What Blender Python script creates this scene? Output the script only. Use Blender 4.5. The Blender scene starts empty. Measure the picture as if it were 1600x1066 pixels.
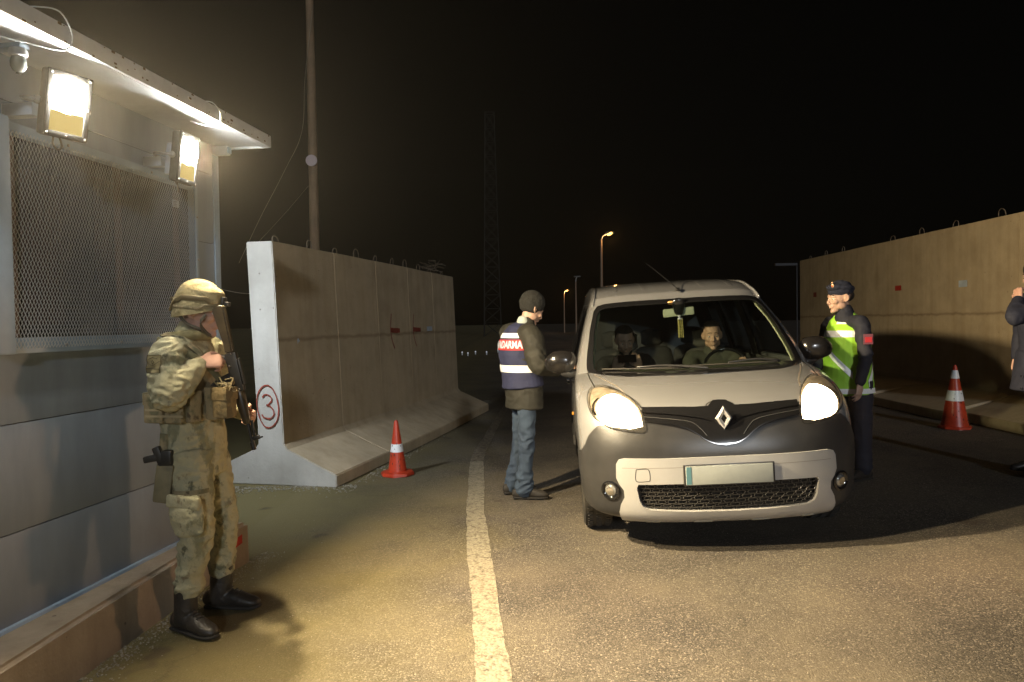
import bpy, bmesh, math, random
from mathutils import Vector, Matrix, noise
from mathutils.geometry import delaunay_2d_cdt
random.seed(7)
R = math.radians
C = bpy.context.scene.collection
SC = bpy.context.scene
# ---------------------------------------------------------------- camera
F, PT, RL, CH = 1130.0, .0255, .0145, 1.5
cam = bpy.data.cameras.new('camera'); camo = bpy.data.objects.new('camera', cam); C.objects.link(camo)
cam.sensor_width = 36; cam.lens = 36*F/1600; cam.clip_end = 2000; cam.clip_start = .05
fw = Vector((0, math.cos(PT), -math.sin(PT))); up = Vector((0, math.sin(PT), math.cos(PT))); rt = Vector((1,0,0))
c_, s_ = math.cos(RL), math.sin(RL)
cu = up*c_ + rt*s_; cr = rt*c_ - up*s_
M = Matrix((cr, cu, -fw)).transposed().to_4x4(); M.translation = (0,0,CH)
camo.matrix_world = M
SC.camera = camo
SC.view_settings.view_transform = 'Standard'; SC.view_settings.look = 'None'
SC.view_settings.exposure = .55; SC.view_settings.gamma = 1
SC.cycles.use_denoising = True
SC.cycles.max_bounces = 8; SC.cycles.transparent_max_bounces = 12
SC.cycles.sample_clamp_indirect = 4
# ---------------------------------------------------------------- night sky and added frontal fill
w = bpy.data.worlds.new('World'); SC.world = w; w.use_nodes = True
nt = w.node_tree; nt.nodes.clear()
sky = nt.nodes.new('ShaderNodeTexSky'); sky.sky_type = 'NISHITA'; sky.sun_disc = False
sky.sun_elevation = R(14.5); sky.sun_rotation = R(170.4); sky.air_density = 1.0; sky.dust_density = 3
hs = nt.nodes.new('ShaderNodeHueSaturation'); hs.inputs['Saturation'].default_value = .35
mx = nt.nodes.new('ShaderNodeMixRGB'); mx.blend_type = 'MULTIPLY'; mx.inputs[0].default_value = 1; mx.inputs[2].default_value = (1,.88,.66,1)
bg = nt.nodes.new('ShaderNodeBackground'); bg.inputs['Strength'].default_value = .00022
wo = nt.nodes.new('ShaderNodeOutputWorld')
nt.links.new(sky.outputs[0], hs.inputs['Color']); nt.links.new(hs.outputs[0], mx.inputs[1]); nt.links.new(mx.outputs[0], bg.inputs['Color']); nt.links.new(bg.outputs[0], wo.inputs[0])
sun = bpy.data.lights.new('frontal_fill','SUN'); sun.energy = .46; sun.angle = R(2.5); sun.color = (.90,.95,1)  # low sun added behind the camera for frontal fill, standing for a flash
so = bpy.data.objects.new('frontal_fill', sun); C.objects.link(so)
sd = Vector((-.16,.95,-.25)).normalized()          # direction the light travels
so.rotation_euler = sd.to_track_quat('-Z','Y').to_euler()

# ---------------------------------------------------------------- helpers
def tag(o, label=None, cat=None, group=None, kind=None):
    if label: o['label'] = label
    if cat: o['category'] = cat
    if group: o['group'] = group
    if kind: o['kind'] = kind
    return o
def empty(name, label, cat, loc=(0,0,0), rot=(0,0,0), group=None):
    o = bpy.data.objects.new(name, None); C.objects.link(o); o.location = loc; o.rotation_euler = rot
    o.empty_display_size = .1
    return tag(o, label, cat, group)
def obj(name, bm, mats, parent=None, smooth=None, loc=None, rot=None):
    me = bpy.data.meshes.new(name)
    if smooth is not None:
        for f in bm.faces: f.smooth = True
    bm.normal_update(); bm.to_mesh(me); bm.free()
    if not isinstance(mats,(list,tuple)): mats = [mats]
    for m in mats: me.materials.append(m)
    o = bpy.data.objects.new(name, me); C.objects.link(o)
    if smooth is not None and smooth < 180:
        me.set_sharp_from_angle(angle=R(smooth))
    if parent is not None: o.parent = parent
    if loc is not None: o.location = loc
    if rot is not None: o.rotation_euler = rot
    return o
def BM(): return bmesh.new()
def kids(o): return [c for c in bpy.data.objects if c.parent is o]
def dup(o, loc, rot=None, label=None, parent=None):
    def cp(a, p):
        b = a.copy(); C.objects.link(b)
        if p is not None: b.parent = p
        for k in kids(a): cp(k, b)
        return b
    r = cp(o, parent); r.location = loc
    if rot is not None: r.rotation_euler = rot
    if label: r['label'] = label
    return r
def box(bm, c, s, m=None, bev=0, mi=0):
    vs = []
    T = m if m is not None else Matrix()
    r = bmesh.ops.create_cube(bm, size=1)
    for v in r['verts']: v.co = Vector((v.co.x*s[0], v.co.y*s[1], v.co.z*s[2]))
    fs = list({f for v in r['verts'] for f in v.link_faces})
    if bev:
        rr = bmesh.ops.bevel(bm, geom=list({e for f in fs for e in f.edges}), offset=bev, segments=2, profile=.6, affect='EDGES')
        fs = rr['faces']+[f for f in fs if f.is_valid]
    fs = list({f for f in fs if f.is_valid}); V = {v for f in fs for v in f.verts}
    for v in V: v.co = T @ v.co + Vector(c)
    for f in fs: f.material_index = mi
    return V
def box2(bm, p0, p1, bev=0, mi=0):
    c = [(a+b)/2 for a,b in zip(p0,p1)]; s = [abs(b-a) for a,b in zip(p0,p1)]
    return box(bm, c, s, None, bev, mi)
def crm(pts, n):
    """Catmull-Rom resample of a list of tuples"""
    out = []
    P = [tuple(p) for p in pts]
    for i in range(len(P)-1):
        p0 = P[i-1] if i else tuple(2*a-b for a,b in zip(P[0],P[1])); p1,p2 = P[i],P[i+1]
        p3 = P[i+2] if i+2 < len(P) else tuple(2*a-b for a,b in zip(P[-1],P[-2]))
        for k in range(n):
            t = k/n
            out.append(tuple(.5*((2*b)+(-a+c)*t+(2*a-5*b+4*c-d)*t*t+(-a+3*b-3*c+d)*t**3) for a,b,c,d in zip(p0,p1,p2,p3)))
    out.append(P[-1]); return out
def sweep(bm, pts, rads, seg=14, ref=None, sub=3, cap=True, mi=0):
    """closed tube through pts; rads floats or (a,b): a along ref, b across"""
    rr = [(r,r) if not isinstance(r,(tuple,list)) else r for r in rads]
    data = [tuple(p)+tuple(r) for p,r in zip(pts,rr)]
    if sub > 1 and len(data) > 1: data = crm(data, sub)
    P = [Vector(d[:3]) for d in data]; Q = [(d[3],d[4]) for d in data]
    n = len(P); rings = []
    rf = Vector(ref).normalized() if ref is not None else None
    prev = None
    for i in range(n):
        t = (P[min(i+1,n-1)]-P[max(i-1,0)]).normalized()
        if rf is not None: a = rf - t*rf.dot(t)
        elif prev is None:
            q = Vector((0,0,1)) if abs(t.z) < .9 else Vector((1,0,0)); a = q - t*q.dot(t)
        else: a = prev - t*prev.dot(t)
        a.normalize(); prev = a; b = t.cross(a)
        rings.append((P[i],t,a,b,Q[i]))
    R_ = []
    def ring(c,a,b,ra,rb): return [bm.verts.new(c+a*(ra*math.cos(2*math.pi*k/seg))+b*(rb*math.sin(2*math.pi*k/seg))) for k in range(seg)]
    if cap:
        c,t,a,b,(ra,rb) = rings[0]; m = min(ra,rb); m = m if m < .1 else m*.14
        for q in (1.35,.8): R_.append(ring(c-t*m*.8*math.sin(q),a,b,ra*math.cos(q),rb*math.cos(q)))
    for c,t,a,b,(ra,rb) in rings: R_.append(ring(c,a,b,ra,rb))
    if cap:
        c,t,a,b,(ra,rb) = rings[-1]; m = min(ra,rb); m = m if m < .1 else m*.14
        for q in (.8,1.35): R_.append(ring(c+t*m*.8*math.sin(q),a,b,ra*math.cos(q),rb*math.cos(q)))
    for i in range(len(R_)-1):
        for k in range(seg):
            f = bm.faces.new((R_[i][k],R_[i][(k+1)%seg],R_[i+1][(k+1)%seg],R_[i+1][k])); f.material_index = mi
    f = bm.faces.new(R_[0][::-1]); f.material_index = mi
    f = bm.faces.new(R_[-1]); f.material_index = mi
def ell(bm, c, r, rotm=None, seg=18, mi=0):
    g_ = bmesh.ops.create_uvsphere(bm, u_segments=seg, v_segments=seg//2+2, radius=1)
    for v in g_['verts']:
        q = Vector((v.co.x*r[0], v.co.y*r[1], v.co.z*r[2]))
        if rotm is not None: q = rotm @ q
        v.co = q + Vector(c)
        for f in v.link_faces: f.material_index = mi; f.smooth = True
    return g_['verts']
def cyl(bm, a, b, r1, r2=None, seg=16, mi=0):
    a,b = Vector(a),Vector(b); r2 = r1 if r2 is None else r2
    t = (b-a).normalized(); q = Vector((0,0,1)) if abs(t.z)<.9 else Vector((1,0,0))
    u = (q-t*q.dot(t)).normalized(); v = t.cross(u)
    A = [bm.verts.new(a+u*r1*math.cos(2*math.pi*k/seg)+v*r1*math.sin(2*math.pi*k/seg)) for k in range(seg)]
    B = [bm.verts.new(b+u*r2*math.cos(2*math.pi*k/seg)+v*r2*math.sin(2*math.pi*k/seg)) for k in range(seg)]
    for k in range(seg):
        f = bm.faces.new((A[k],A[(k+1)%seg],B[(k+1)%seg],B[k])); f.material_index = mi
    bm.faces.new(A[::-1]).material_index = mi; bm.faces.new(B).material_index = mi
def lathe(bm, prof, c=(0,0,0), axis='z', seg=32, mi=0, closed=False):
    rows = []
    for r,z in prof:
        row = []
        for k in range(seg):
            a = 2*math.pi*k/seg
            p = (r*math.cos(a), r*math.sin(a), z) if axis=='z' else ((z, r*math.cos(a), r*math.sin(a)) if axis=='x' else (r*math.cos(a), z, r*math.sin(a)))
            row.append(bm.verts.new(Vector(p)+Vector(c)))
        rows.append(row)
    n = len(rows)
    for i in range(n if closed else n-1):
        for k in range(seg):
            try:
                f = bm.faces.new((rows[i][k],rows[i][(k+1)%seg],rows[(i+1)%n][(k+1)%seg],rows[(i+1)%n][k])); f.material_index = mi
            except ValueError: pass
    if not closed:
        bm.faces.new(rows[0][::-1]).material_index = mi; bm.faces.new(rows[-1]).material_index = mi
def fixn(bm): bmesh.ops.recalc_face_normals(bm, faces=bm.faces[:]); return bm
def fuse(bm, voxel=.006, it=4, fac=.5):
    """union everything in bm into one continuous surface; returns a new bmesh"""
    fixn(bm)
    me = bpy.data.meshes.new('tmp'); bm.to_mesh(me); bm.free()
    o = bpy.data.objects.new('tmp', me); C.objects.link(o)
    m = o.modifiers.new('r','REMESH'); m.mode = 'VOXEL'; m.voxel_size = voxel; m.use_smooth_shade = True
    if it:
        s = o.modifiers.new('s','SMOOTH'); s.iterations = it; s.factor = fac
    dg = bpy.context.evaluated_depsgraph_get(); e = o.evaluated_get(dg)
    b = BM(); b.from_mesh(e.to_mesh()); e.to_mesh_clear()
    bpy.data.objects.remove(o); bpy.data.meshes.remove(me)
    for f in b.faces: f.smooth = True
    return b
def g(x):
    t = max(0, x-.3)
    return .045*t if t < 3 else .135+.01*(min(t,6)-3)

# ---------------------------------------------------------------- materials
def mat(name, col, rough=.6, metal=0, col2=None, scale=8, detail=6, lo=.35, hi=.65, bump=0, bscale=60, coat=0, spec=None, streak=None, emis=None, estr=0, rvar=0, stretch=(1,1,1), space='Object'):
    m = bpy.data.materials.new(name); m.use_nodes = True
    t = m.node_tree; p = t.nodes['Principled BSDF']; N = t.nodes.new; L = t.links.new
    p.inputs['Roughness'].default_value = rough; p.inputs['Metallic'].default_value = metal
    p.inputs['Base Color'].default_value = (*col,1)
    if coat: p.inputs['Coat Weight'].default_value = coat; p.inputs['Coat Roughness'].default_value = .08
    if spec is not None: p.inputs['Specular IOR Level'].default_value = spec
    tc = N('ShaderNodeTexCoord'); mp = N('ShaderNodeMapping'); mp.inputs['Scale'].default_value = stretch
    L(tc.outputs[space], mp.inputs[0])
    if col2 is not None:
        n = N('ShaderNodeTexNoise'); n.inputs['Scale'].default_value = scale; n.inputs['Detail'].default_value = detail; n.inputs['Roughness'].default_value = .62
        L(mp.outputs[0], n.inputs['Vector'])
        r = N('ShaderNodeValToRGB'); r.color_ramp.elements[0].position = lo; r.color_ramp.elements[1].position = hi
        r.color_ramp.elements[0].color = (*col,1); r.color_ramp.elements[1].color = (*col2,1)
        L(n.outputs['Fac'], r.inputs[0]); L(r.outputs[0], p.inputs['Base Color'])
        if rvar:
            mr = N('ShaderNodeMapRange'); mr.inputs['To Min'].default_value = rough-rvar; mr.inputs['To Max'].default_value = rough+rvar
            L(n.outputs['Fac'], mr.inputs[0]); L(mr.outputs[0], p.inputs['Roughness'])
    if bump:
        n2 = N('ShaderNodeTexNoise'); n2.inputs['Scale'].default_value = bscale; n2.inputs['Detail'].default_value = 4
        L(mp.outputs[0], n2.inputs['Vector'])
        b = N('ShaderNodeBump'); b.inputs['Strength'].default_value = bump; b.inputs['Distance'].default_value = .01
        L(n2.outputs['Fac'], b.inputs['Height']); L(b.outputs[0], p.inputs['Normal'])
    if emis is not None:
        p.inputs['Emission Color'].default_value = (*emis,1); p.inputs['Emission Strength'].default_value = estr
    return m
def ramp(N, stops):
    r = N('ShaderNodeValToRGB'); e = r.color_ramp.elements
    while len(e) < len(stops): e.new(.5)
    for k,(p,c) in enumerate(stops): e[k].position = p; e[k].color = (*c,1)
    return r
def mat_asphalt(name, base, stone, dust, dustamt=.5):
    m = bpy.data.materials.new(name); m.use_nodes = True
    t = m.node_tree; p = t.nodes['Principled BSDF']; N = t.nodes.new; L = t.links.new
    tc = N('ShaderNodeTexCoord')
    v = N('ShaderNodeTexVoronoi'); v.inputs['Scale'].default_value = 150; L(tc.outputs['Object'], v.inputs['Vector'])
    sep = N('ShaderNodeSeparateColor'); L(v.outputs['Color'], sep.inputs[0])
    r = ramp(N, [(0,tuple(x*.45 for x in base)),(.4,base),(.8,tuple(a*.65+b*.35 for a,b in zip(base,stone))),(.95,stone),(1,tuple(min(1,x*1.6) for x in stone))])
    L(sep.outputs[0], r.inputs[0])
    n = N('ShaderNodeTexNoise'); n.inputs['Scale'].default_value = 1.1; n.inputs['Detail'].default_value = 8; n.inputs['Roughness'].default_value = .65
    L(tc.outputs['Object'], n.inputs['Vector'])
    r2 = ramp(N, [(.38,(0,0,0)),(.68,(dustamt,)*3)]); L(n.outputs['Fac'], r2.inputs[0])
    mx = N('ShaderNodeMixRGB'); mx.inputs[2].default_value = (*dust,1); L(r2.outputs[0], mx.inputs[0]); L(r.outputs[0], mx.inputs[1])
    # dark patches: oil and old repairs
    n3 = N('ShaderNodeTexNoise'); n3.inputs['Scale'].default_value = .55; n3.inputs['Detail'].default_value = 5; L(tc.outputs['Object'], n3.inputs['Vector'])
    r3 = ramp(N, [(.35,(.55,.55,.55)),(.55,(1,1,1))]); L(n3.outputs['Fac'], r3.inputs[0])
    m2 = N('ShaderNodeMixRGB'); m2.blend_type = 'MULTIPLY'; m2.inputs[0].default_value = 1; L(mx.outputs[0], m2.inputs[1]); L(r3.outputs[0], m2.inputs[2])
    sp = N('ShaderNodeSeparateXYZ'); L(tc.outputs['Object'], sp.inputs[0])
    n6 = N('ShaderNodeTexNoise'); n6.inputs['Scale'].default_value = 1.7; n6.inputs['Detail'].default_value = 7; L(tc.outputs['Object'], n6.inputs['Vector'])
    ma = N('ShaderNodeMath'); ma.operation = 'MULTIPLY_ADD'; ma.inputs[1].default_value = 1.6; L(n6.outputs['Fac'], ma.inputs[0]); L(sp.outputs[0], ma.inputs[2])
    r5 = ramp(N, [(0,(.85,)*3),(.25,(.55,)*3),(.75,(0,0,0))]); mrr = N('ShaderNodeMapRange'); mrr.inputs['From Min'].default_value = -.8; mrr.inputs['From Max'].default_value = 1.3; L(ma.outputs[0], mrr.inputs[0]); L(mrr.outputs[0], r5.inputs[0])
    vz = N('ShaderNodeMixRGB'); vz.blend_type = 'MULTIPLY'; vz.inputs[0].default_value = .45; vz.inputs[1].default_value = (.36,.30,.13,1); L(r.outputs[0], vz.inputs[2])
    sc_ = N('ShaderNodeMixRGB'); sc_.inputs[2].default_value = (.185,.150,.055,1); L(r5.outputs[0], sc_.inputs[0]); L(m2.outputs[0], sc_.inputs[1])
    # faint darker wheel tracks along the lane
    wv = N('ShaderNodeMath'); wv.operation = 'SINE'; wm = N('ShaderNodeMath'); wm.operation = 'MULTIPLY_ADD'; wm.inputs[1].default_value = 3.6; wm.inputs[2].default_value = .6; L(sp.outputs[0], wm.inputs[0]); L(wm.outputs[0], wv.inputs[0])
    r6 = ramp(N, [(.0,(1.0,)*3),(.9,(.74,)*3)]); wa = N('ShaderNodeMath'); wa.operation = 'MULTIPLY'; L(wv.outputs[0], wa.inputs[0]); L(n6.outputs['Fac'], wa.inputs[1]); L(wa.outputs[0], r6.inputs[0])
    m4 = N('ShaderNodeMixRGB'); m4.blend_type = 'MULTIPLY'; m4.inputs[0].default_value = 1; L(sc_.outputs[0], m4.inputs[1]); L(r6.outputs[0], m4.inputs[2])
    # hairline cracks
    vc = N('ShaderNodeTexVoronoi'); vc.feature = 'DISTANCE_TO_EDGE'; vc.inputs['Scale'].default_value = .55
    nw = N('ShaderNodeTexNoise'); nw.inputs['Scale'].default_value = 3; nw.inputs['Detail'].default_value = 6; L(tc.outputs['Object'], nw.inputs['Vector'])
    av = N('ShaderNodeMixRGB'); av.blend_type = 'ADD'; av.inputs[0].default_value = .55; L(tc.outputs['Object'], av.inputs[1]); L(nw.outputs['Color'], av.inputs[2]); L(av.outputs[0], vc.inputs['Vector'])
    r7 = ramp(N, [(.0,(.35,)*3),(.008,(1,)*3)]); L(vc.outputs['Distance'], r7.inputs[0])
    m5 = N('ShaderNodeMixRGB'); m5.blend_type = 'MULTIPLY'; m5.inputs[0].default_value = .3; L(m4.outputs[0], m5.inputs[1]); L(r7.outputs[0], m5.inputs[2])
    # stains
    n8 = N('ShaderNodeTexNoise'); n8.inputs['Scale'].default_value = 2.6; n8.inputs['Detail'].default_value = 3; L(tc.outputs['Object'], n8.inputs['Vector'])
    r8 = ramp(N, [(.66,(0,0,0)),(.72,(.6,)*3)]); L(n8.outputs['Fac'], r8.inputs[0])
    m6 = N('ShaderNodeMixRGB'); m6.inputs[2].default_value = (base[0]*.75,base[1]*.62,base[2]*.5,1); L(r8.outputs[0], m6.inputs[0]); L(m5.outputs[0], m6.inputs[1])
    L(m6.outputs[0], p.inputs['Base Color']); p.inputs['Roughness'].default_value = .85
    n4 = N('ShaderNodeTexNoise'); n4.inputs['Scale'].default_value = 130; n4.inputs['Detail'].default_value = 3; L(tc.outputs['Object'], n4.inputs['Vector'])
    ad = N('ShaderNodeMath'); ad.operation = 'ADD'; L(v.outputs['Distance'], ad.inputs[0]); L(n4.outputs['Fac'], ad.inputs[1])
    b = N('ShaderNodeBump'); b.inputs['Strength'].default_value = .6; b.inputs['Distance'].default_value = .005; b.invert = True
    L(ad.outputs[0], b.inputs['Height']); L(b.outputs[0], p.inputs['Normal'])
    return m
def mat_concrete(name, a, b, stain, line=None):
    m = bpy.data.materials.new(name); m.use_nodes = True
    t = m.node_tree; p = t.nodes['Principled BSDF']; N = t.nodes.new; L = t.links.new
    tc = N('ShaderNodeTexCoord')
    oi = N('ShaderNodeObjectInfo')
    add = N('ShaderNodeVectorMath'); add.operation = 'ADD'; sc = N('ShaderNodeVectorMath'); sc.operation = 'SCALE'; sc.inputs['Scale'].default_value = 17
    cb = N('ShaderNodeCombineXYZ'); L(oi.outputs['Random'], cb.inputs[0]); L(oi.outputs['Random'], cb.inputs[1]); L(cb.outputs[0], sc.inputs[0])
    L(tc.outputs['Object'], add.inputs[0]); L(sc.outputs[0], add.inputs[1])
    n = N('ShaderNodeTexNoise'); n.inputs['Scale'].default_value = 2.3; n.inputs['Detail'].default_value = 9; n.inputs['Roughness'].default_value = .68; L(add.outputs[0], n.inputs['Vector'])
    r = ramp(N, [(.32,a),(.66,b)]); L(n.outputs['Fac'], r.inputs[0])
    mp = N('ShaderNodeMapping'); mp.inputs['Scale'].default_value = (9,9,.7); L(add.outputs[0], mp.inputs[0])
    n2 = N('ShaderNodeTexNoise'); n2.inputs['Scale'].default_value = 1; n2.inputs['Detail'].default_value = 5; L(mp.outputs[0], n2.inputs['Vector'])
    r2 = ramp(N, [(.45,(1,1,1)),(.75,stain)]); L(n2.outputs['Fac'], r2.inputs[0])
    mx = N('ShaderNodeMixRGB'); mx.blend_type = 'MULTIPLY'; mx.inputs[0].default_value = .55; L(r.outputs[0], mx.inputs[1]); L(r2.outputs[0], mx.inputs[2])
    v = N('ShaderNodeTexVoronoi'); v.inputs['Scale'].default_value = 7; L(add.outputs[0], v.inputs['Vector'])
    r3 = ramp(N, [(.035,(.3,.28,.26)),(.07,(1,1,1))]); L(v.outputs['Distance'], r3.inputs[0])
    m2 = N('ShaderNodeMixRGB'); m2.blend_type = 'MULTIPLY'; m2.inputs[0].default_value = .7; L(mx.outputs[0], m2.inputs[1]); L(r3.outputs[0], m2.inputs[2])
    out = m2
    if line is not None:      # the stained cold joint half way up the pour
        sx = N('ShaderNodeSeparateXYZ'); L(tc.outputs['Object'], sx.inputs[0])
        sub = N('ShaderNodeMath'); sub.operation = 'SUBTRACT'; L(sx.outputs[2], sub.inputs[0]); sub.inputs[1].default_value = line
        ns = N('ShaderNodeTexNoise'); ns.inputs['Scale'].default_value = 6; L(add.outputs[0], ns.inputs['Vector'])
        mm = N('ShaderNodeMath'); mm.operation = 'MULTIPLY_ADD'; mm.inputs[1].default_value = .05; mm.inputs[2].default_value = -.025; L(ns.outputs['Fac'], mm.inputs[0])
        s2 = N('ShaderNodeMath'); s2.operation = 'ADD'; L(sub.outputs[0], s2.inputs[0]); L(mm.outputs[0], s2.inputs[1])
        ab = N('ShaderNodeMath'); ab.operation = 'ABSOLUTE'; L(s2.outputs[0], ab.inputs[0])
        r4 = ramp(N, [(.004,(.55,.5,.45)),(.03,(1,1,1))]); L(ab.outputs[0], r4.inputs[0])
        m3 = N('ShaderNodeMixRGB'); m3.blend_type = 'MULTIPLY'; m3.inputs[0].default_value = .8; L(m2.outputs[0], m3.inputs[1]); L(r4.outputs[0], m3.inputs[2]); out = m3
    L(out.outputs[0], p.inputs['Base Color']); p.inputs['Roughness'].default_value = .88
    n5 = N('ShaderNodeTexNoise'); n5.inputs['Scale'].default_value = 45; n5.inputs['Detail'].default_value = 6; L(add.outputs[0], n5.inputs['Vector'])
    b_ = N('ShaderNodeBump'); b_.inputs['Strength'].default_value = .5; b_.inputs['Distance'].default_value = .006; L(n5.outputs['Fac'], b_.inputs['Height'])
    b2 = N('ShaderNodeBump'); b2.inputs['Strength'].default_value = .6; b2.inputs['Distance'].default_value = .01; L(r3.outputs[0], b2.inputs['Height']); L(b_.outputs[0], b2.inputs['Normal']); L(b2.outputs[0], p.inputs['Normal'])
    return m
def mat_camo(name, cols, scale=7):
    m = bpy.data.materials.new(name); m.use_nodes = True
    t = m.node_tree; p = t.nodes['Principled BSDF']; N = t.nodes.new; L = t.links.new
    tc = N('ShaderNodeTexCoord')
    cur = None
    for k,(c,th,sc,st) in enumerate(cols):
        if k == 0: cur = c; continue
        mp = N('ShaderNodeMapping'); mp.inputs['Scale'].default_value = st; mp.inputs['Location'].default_value = (k*3.1,k*1.7,k*5.3); mp.inputs['Rotation'].default_value = (.5*k,.9*k,.3)
        L(tc.outputs['Object'], mp.inputs[0])
        n = N('ShaderNodeTexNoise'); n.inputs['Scale'].default_value = sc; n.inputs['Detail'].default_value = 5; n.inputs['Roughness'].default_value = .6; L(mp.outputs[0], n.inputs['Vector'])
        r = ramp(N, [(th-.02,(0,0,0)),(th+.05,(1,1,1))]); L(n.outputs['Fac'], r.inputs[0])
        mx = N('ShaderNodeMixRGB'); mx.inputs[2].default_value = (*c,1); L(r.outputs[0], mx.inputs[0])
        if k == 1: mx.inputs[1].default_value = (*cur,1)
        else: L(prev.outputs[0], mx.inputs[1])
        prev = mx
    L(prev.outputs[0], p.inputs['Base Color']); p.inputs['Roughness'].default_value = .9; p.inputs['Specular IOR Level'].default_value = .2
    n = N('ShaderNodeTexNoise'); n.inputs['Scale'].default_value = 26; n.inputs['Detail'].default_value = 6; L(tc.outputs['Object'], n.inputs['Vector'])
    b = N('ShaderNodeBump'); b.inputs['Strength'].default_value = .55; b.inputs['Distance'].default_value = .02; L(n.outputs['Fac'], b.inputs['Height']); L(b.outputs[0], p.inputs['Normal'])
    return m
def mat_glass(name, tint=(.75,.8,.78), refl=1.0):
    m = bpy.data.materials.new(name); m.use_nodes = True
    t = m.node_tree; t.nodes.clear(); N = t.nodes.new; L = t.links.new
    o = N('ShaderNodeOutputMaterial'); tr = N('ShaderNodeBsdfTransparent'); tr.inputs[0].default_value = (*tint,1)
    gl = N('ShaderNodeBsdfGlossy'); gl.inputs['Roughness'].default_value = .03
    lw = N('ShaderNodeLayerWeight'); pw = N('ShaderNodeMath'); pw.operation = 'POWER'; pw.inputs[1].default_value = 4.5; L(lw.outputs['Facing'], pw.inputs[0])
    fr = N('ShaderNodeMath'); fr.operation = 'MULTIPLY_ADD'; fr.inputs[1].default_value = .9; fr.inputs[2].default_value = .045; L(pw.outputs[0], fr.inputs[0])
    mx = N('ShaderNodeMixShader'); L(fr.outputs[0], mx.inputs[0]); L(tr.outputs[0], mx.inputs[1]); L(gl.outputs[0], mx.inputs[2]); L(mx.outputs[0], o.inputs[0])
    return m
def mat_emit(name, col, s):
    m = bpy.data.materials.new(name); m.use_nodes = True
    t = m.node_tree; t.nodes.clear(); o = t.nodes.new('ShaderNodeOutputMaterial'); e = t.nodes.new('ShaderNodeEmission')
    e.inputs[0].default_value = (*col,1); e.inputs[1].default_value = s; t.links.new(e.outputs[0], o.inputs[0]); return m
# ================================================================ ground, road, markings
M_dirt = mat_asphalt('dirt', (.045,.036,.024), (.16,.13,.09), (.10,.08,.05), .7)
M_road = mat_asphalt('asphalt', (.085,.073,.060), (.26,.225,.185), (.15,.125,.088), .75)
def sheet(name, xs, ys, z, m, kind='structure', prt=None):
    bm = BM(); V = [[bm.verts.new((x,y,g(x)+z)) for x in xs] for y in ys]
    for j in range(len(ys)-1):
        for i in range(len(xs)-1): bm.faces.new((V[j][i],V[j][i+1],V[j+1][i+1],V[j+1][i]))
    o = obj(name, bm, m, prt, smooth=180)
    if kind: o['kind'] = kind
    return o
sheet('ground', [-300,-60,-15,-6,-3,-1,0,.3,1,2,3.3,4.3,5.3,6.3,9,20,60,300], [-20,-5,0,3,6,10,20,50,120,500], 0, M_dirt)
sheet('road', [-1.95,-1,0,.3]+[.3+.25*k for k in range(1,13)]+[4.3,5.3,5.7], [-6,-2,0,2,4,6,8,12,20,40,90,200], .004, M_road)
# painted edge line: worn white paint
def mat_paint(name, paint, wear=(.075,.064,.050), lo=.42, hi=.5):
    m = bpy.data.materials.new(name); m.use_nodes = True
    t = m.node_tree; p = t.nodes['Principled BSDF']; N = t.nodes.new; L = t.links.new
    tc = N('ShaderNodeTexCoord')
    n = N('ShaderNodeTexNoise'); n.inputs['Scale'].default_value = 22; n.inputs['Detail'].default_value = 8; n.inputs['Roughness'].default_value = .75; L(tc.outputs['Object'], n.inputs['Vector'])
    r = ramp(N, [(lo-.06,wear),(hi,paint)]); L(n.outputs['Fac'], r.inputs[0])
    v = N('ShaderNodeTexVoronoi'); v.inputs['Scale'].default_value = 75; L(tc.outputs['Object'], v.inputs['Vector'])
    se = N('ShaderNodeSeparateColor'); L(v.outputs['Color'], se.inputs[0]); r2 = ramp(N, [(0,(.62,.6,.55)),(.6,(1,1,1))]); L(se.outputs[0], r2.inputs[0])
    mx = N('ShaderNodeMixRGB'); mx.blend_type = 'MULTIPLY'; mx.inputs[0].default_value = 1; L(r.outputs[0], mx.inputs[1]); L(r2.outputs[0], mx.inputs[2])
    L(mx.outputs[0], p.inputs['Base Color']); p.inputs['Roughness'].default_value = .7
    b = N('ShaderNodeBump'); b.inputs['Strength'].default_value = .6; b.inputs['Distance'].default_value = .004; L(v.outputs['Distance'], b.inputs['Height']); b.invert = True; L(b.outputs[0], p.inputs['Normal'])
    return m
M_line = mat_paint('road_paint', (.30,.27,.205), wear=(.10,.085,.066), lo=.42, hi=.50)
M_line2 = mat_paint('worn_road_paint', (.26,.22,.16), lo=.46, hi=.58)
def strip(name, L_, z, m):
    bm = BM(); P = crm(L_, 10); prev = None
    for (y,a,b) in P:
        r_ = [bm.verts.new((a+(b-a)*k/4+(random.uniform(-.006,.006) if k in (0,4) else 0), y, g(a+(b-a)*k/4)+z)) for k in range(5)]
        if prev:
            for k in range(4): bm.faces.new((prev[k],prev[k+1],r_[k+1],r_[k]))
        prev = r_
    o = obj(name, bm, m, smooth=180); o['kind'] = 'structure'; return o
strip('edge_line', [(1.2,-.06,.12),(2.2,-.115,.05),(2.985,-.173,-.018),(3.69,-.225,-.083),(4.61,-.304,-.151),(5.71,-.381,-.238),(6.7,-.425,-.275),(7.78,-.469,-.325)], .008, M_line)
strip('edge_line', [(7.80,-.469,-.325),(8.4,-.46,-.32),(9.1,-.41,-.28),(11.2,-.29,-.17),(13.4,-.14,-.04)], .008, M_line2)
strip('edge_line', [(16,.0,.1),(20,.3,.42),(27,.9,1.03)], .008, M_line2)
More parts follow.
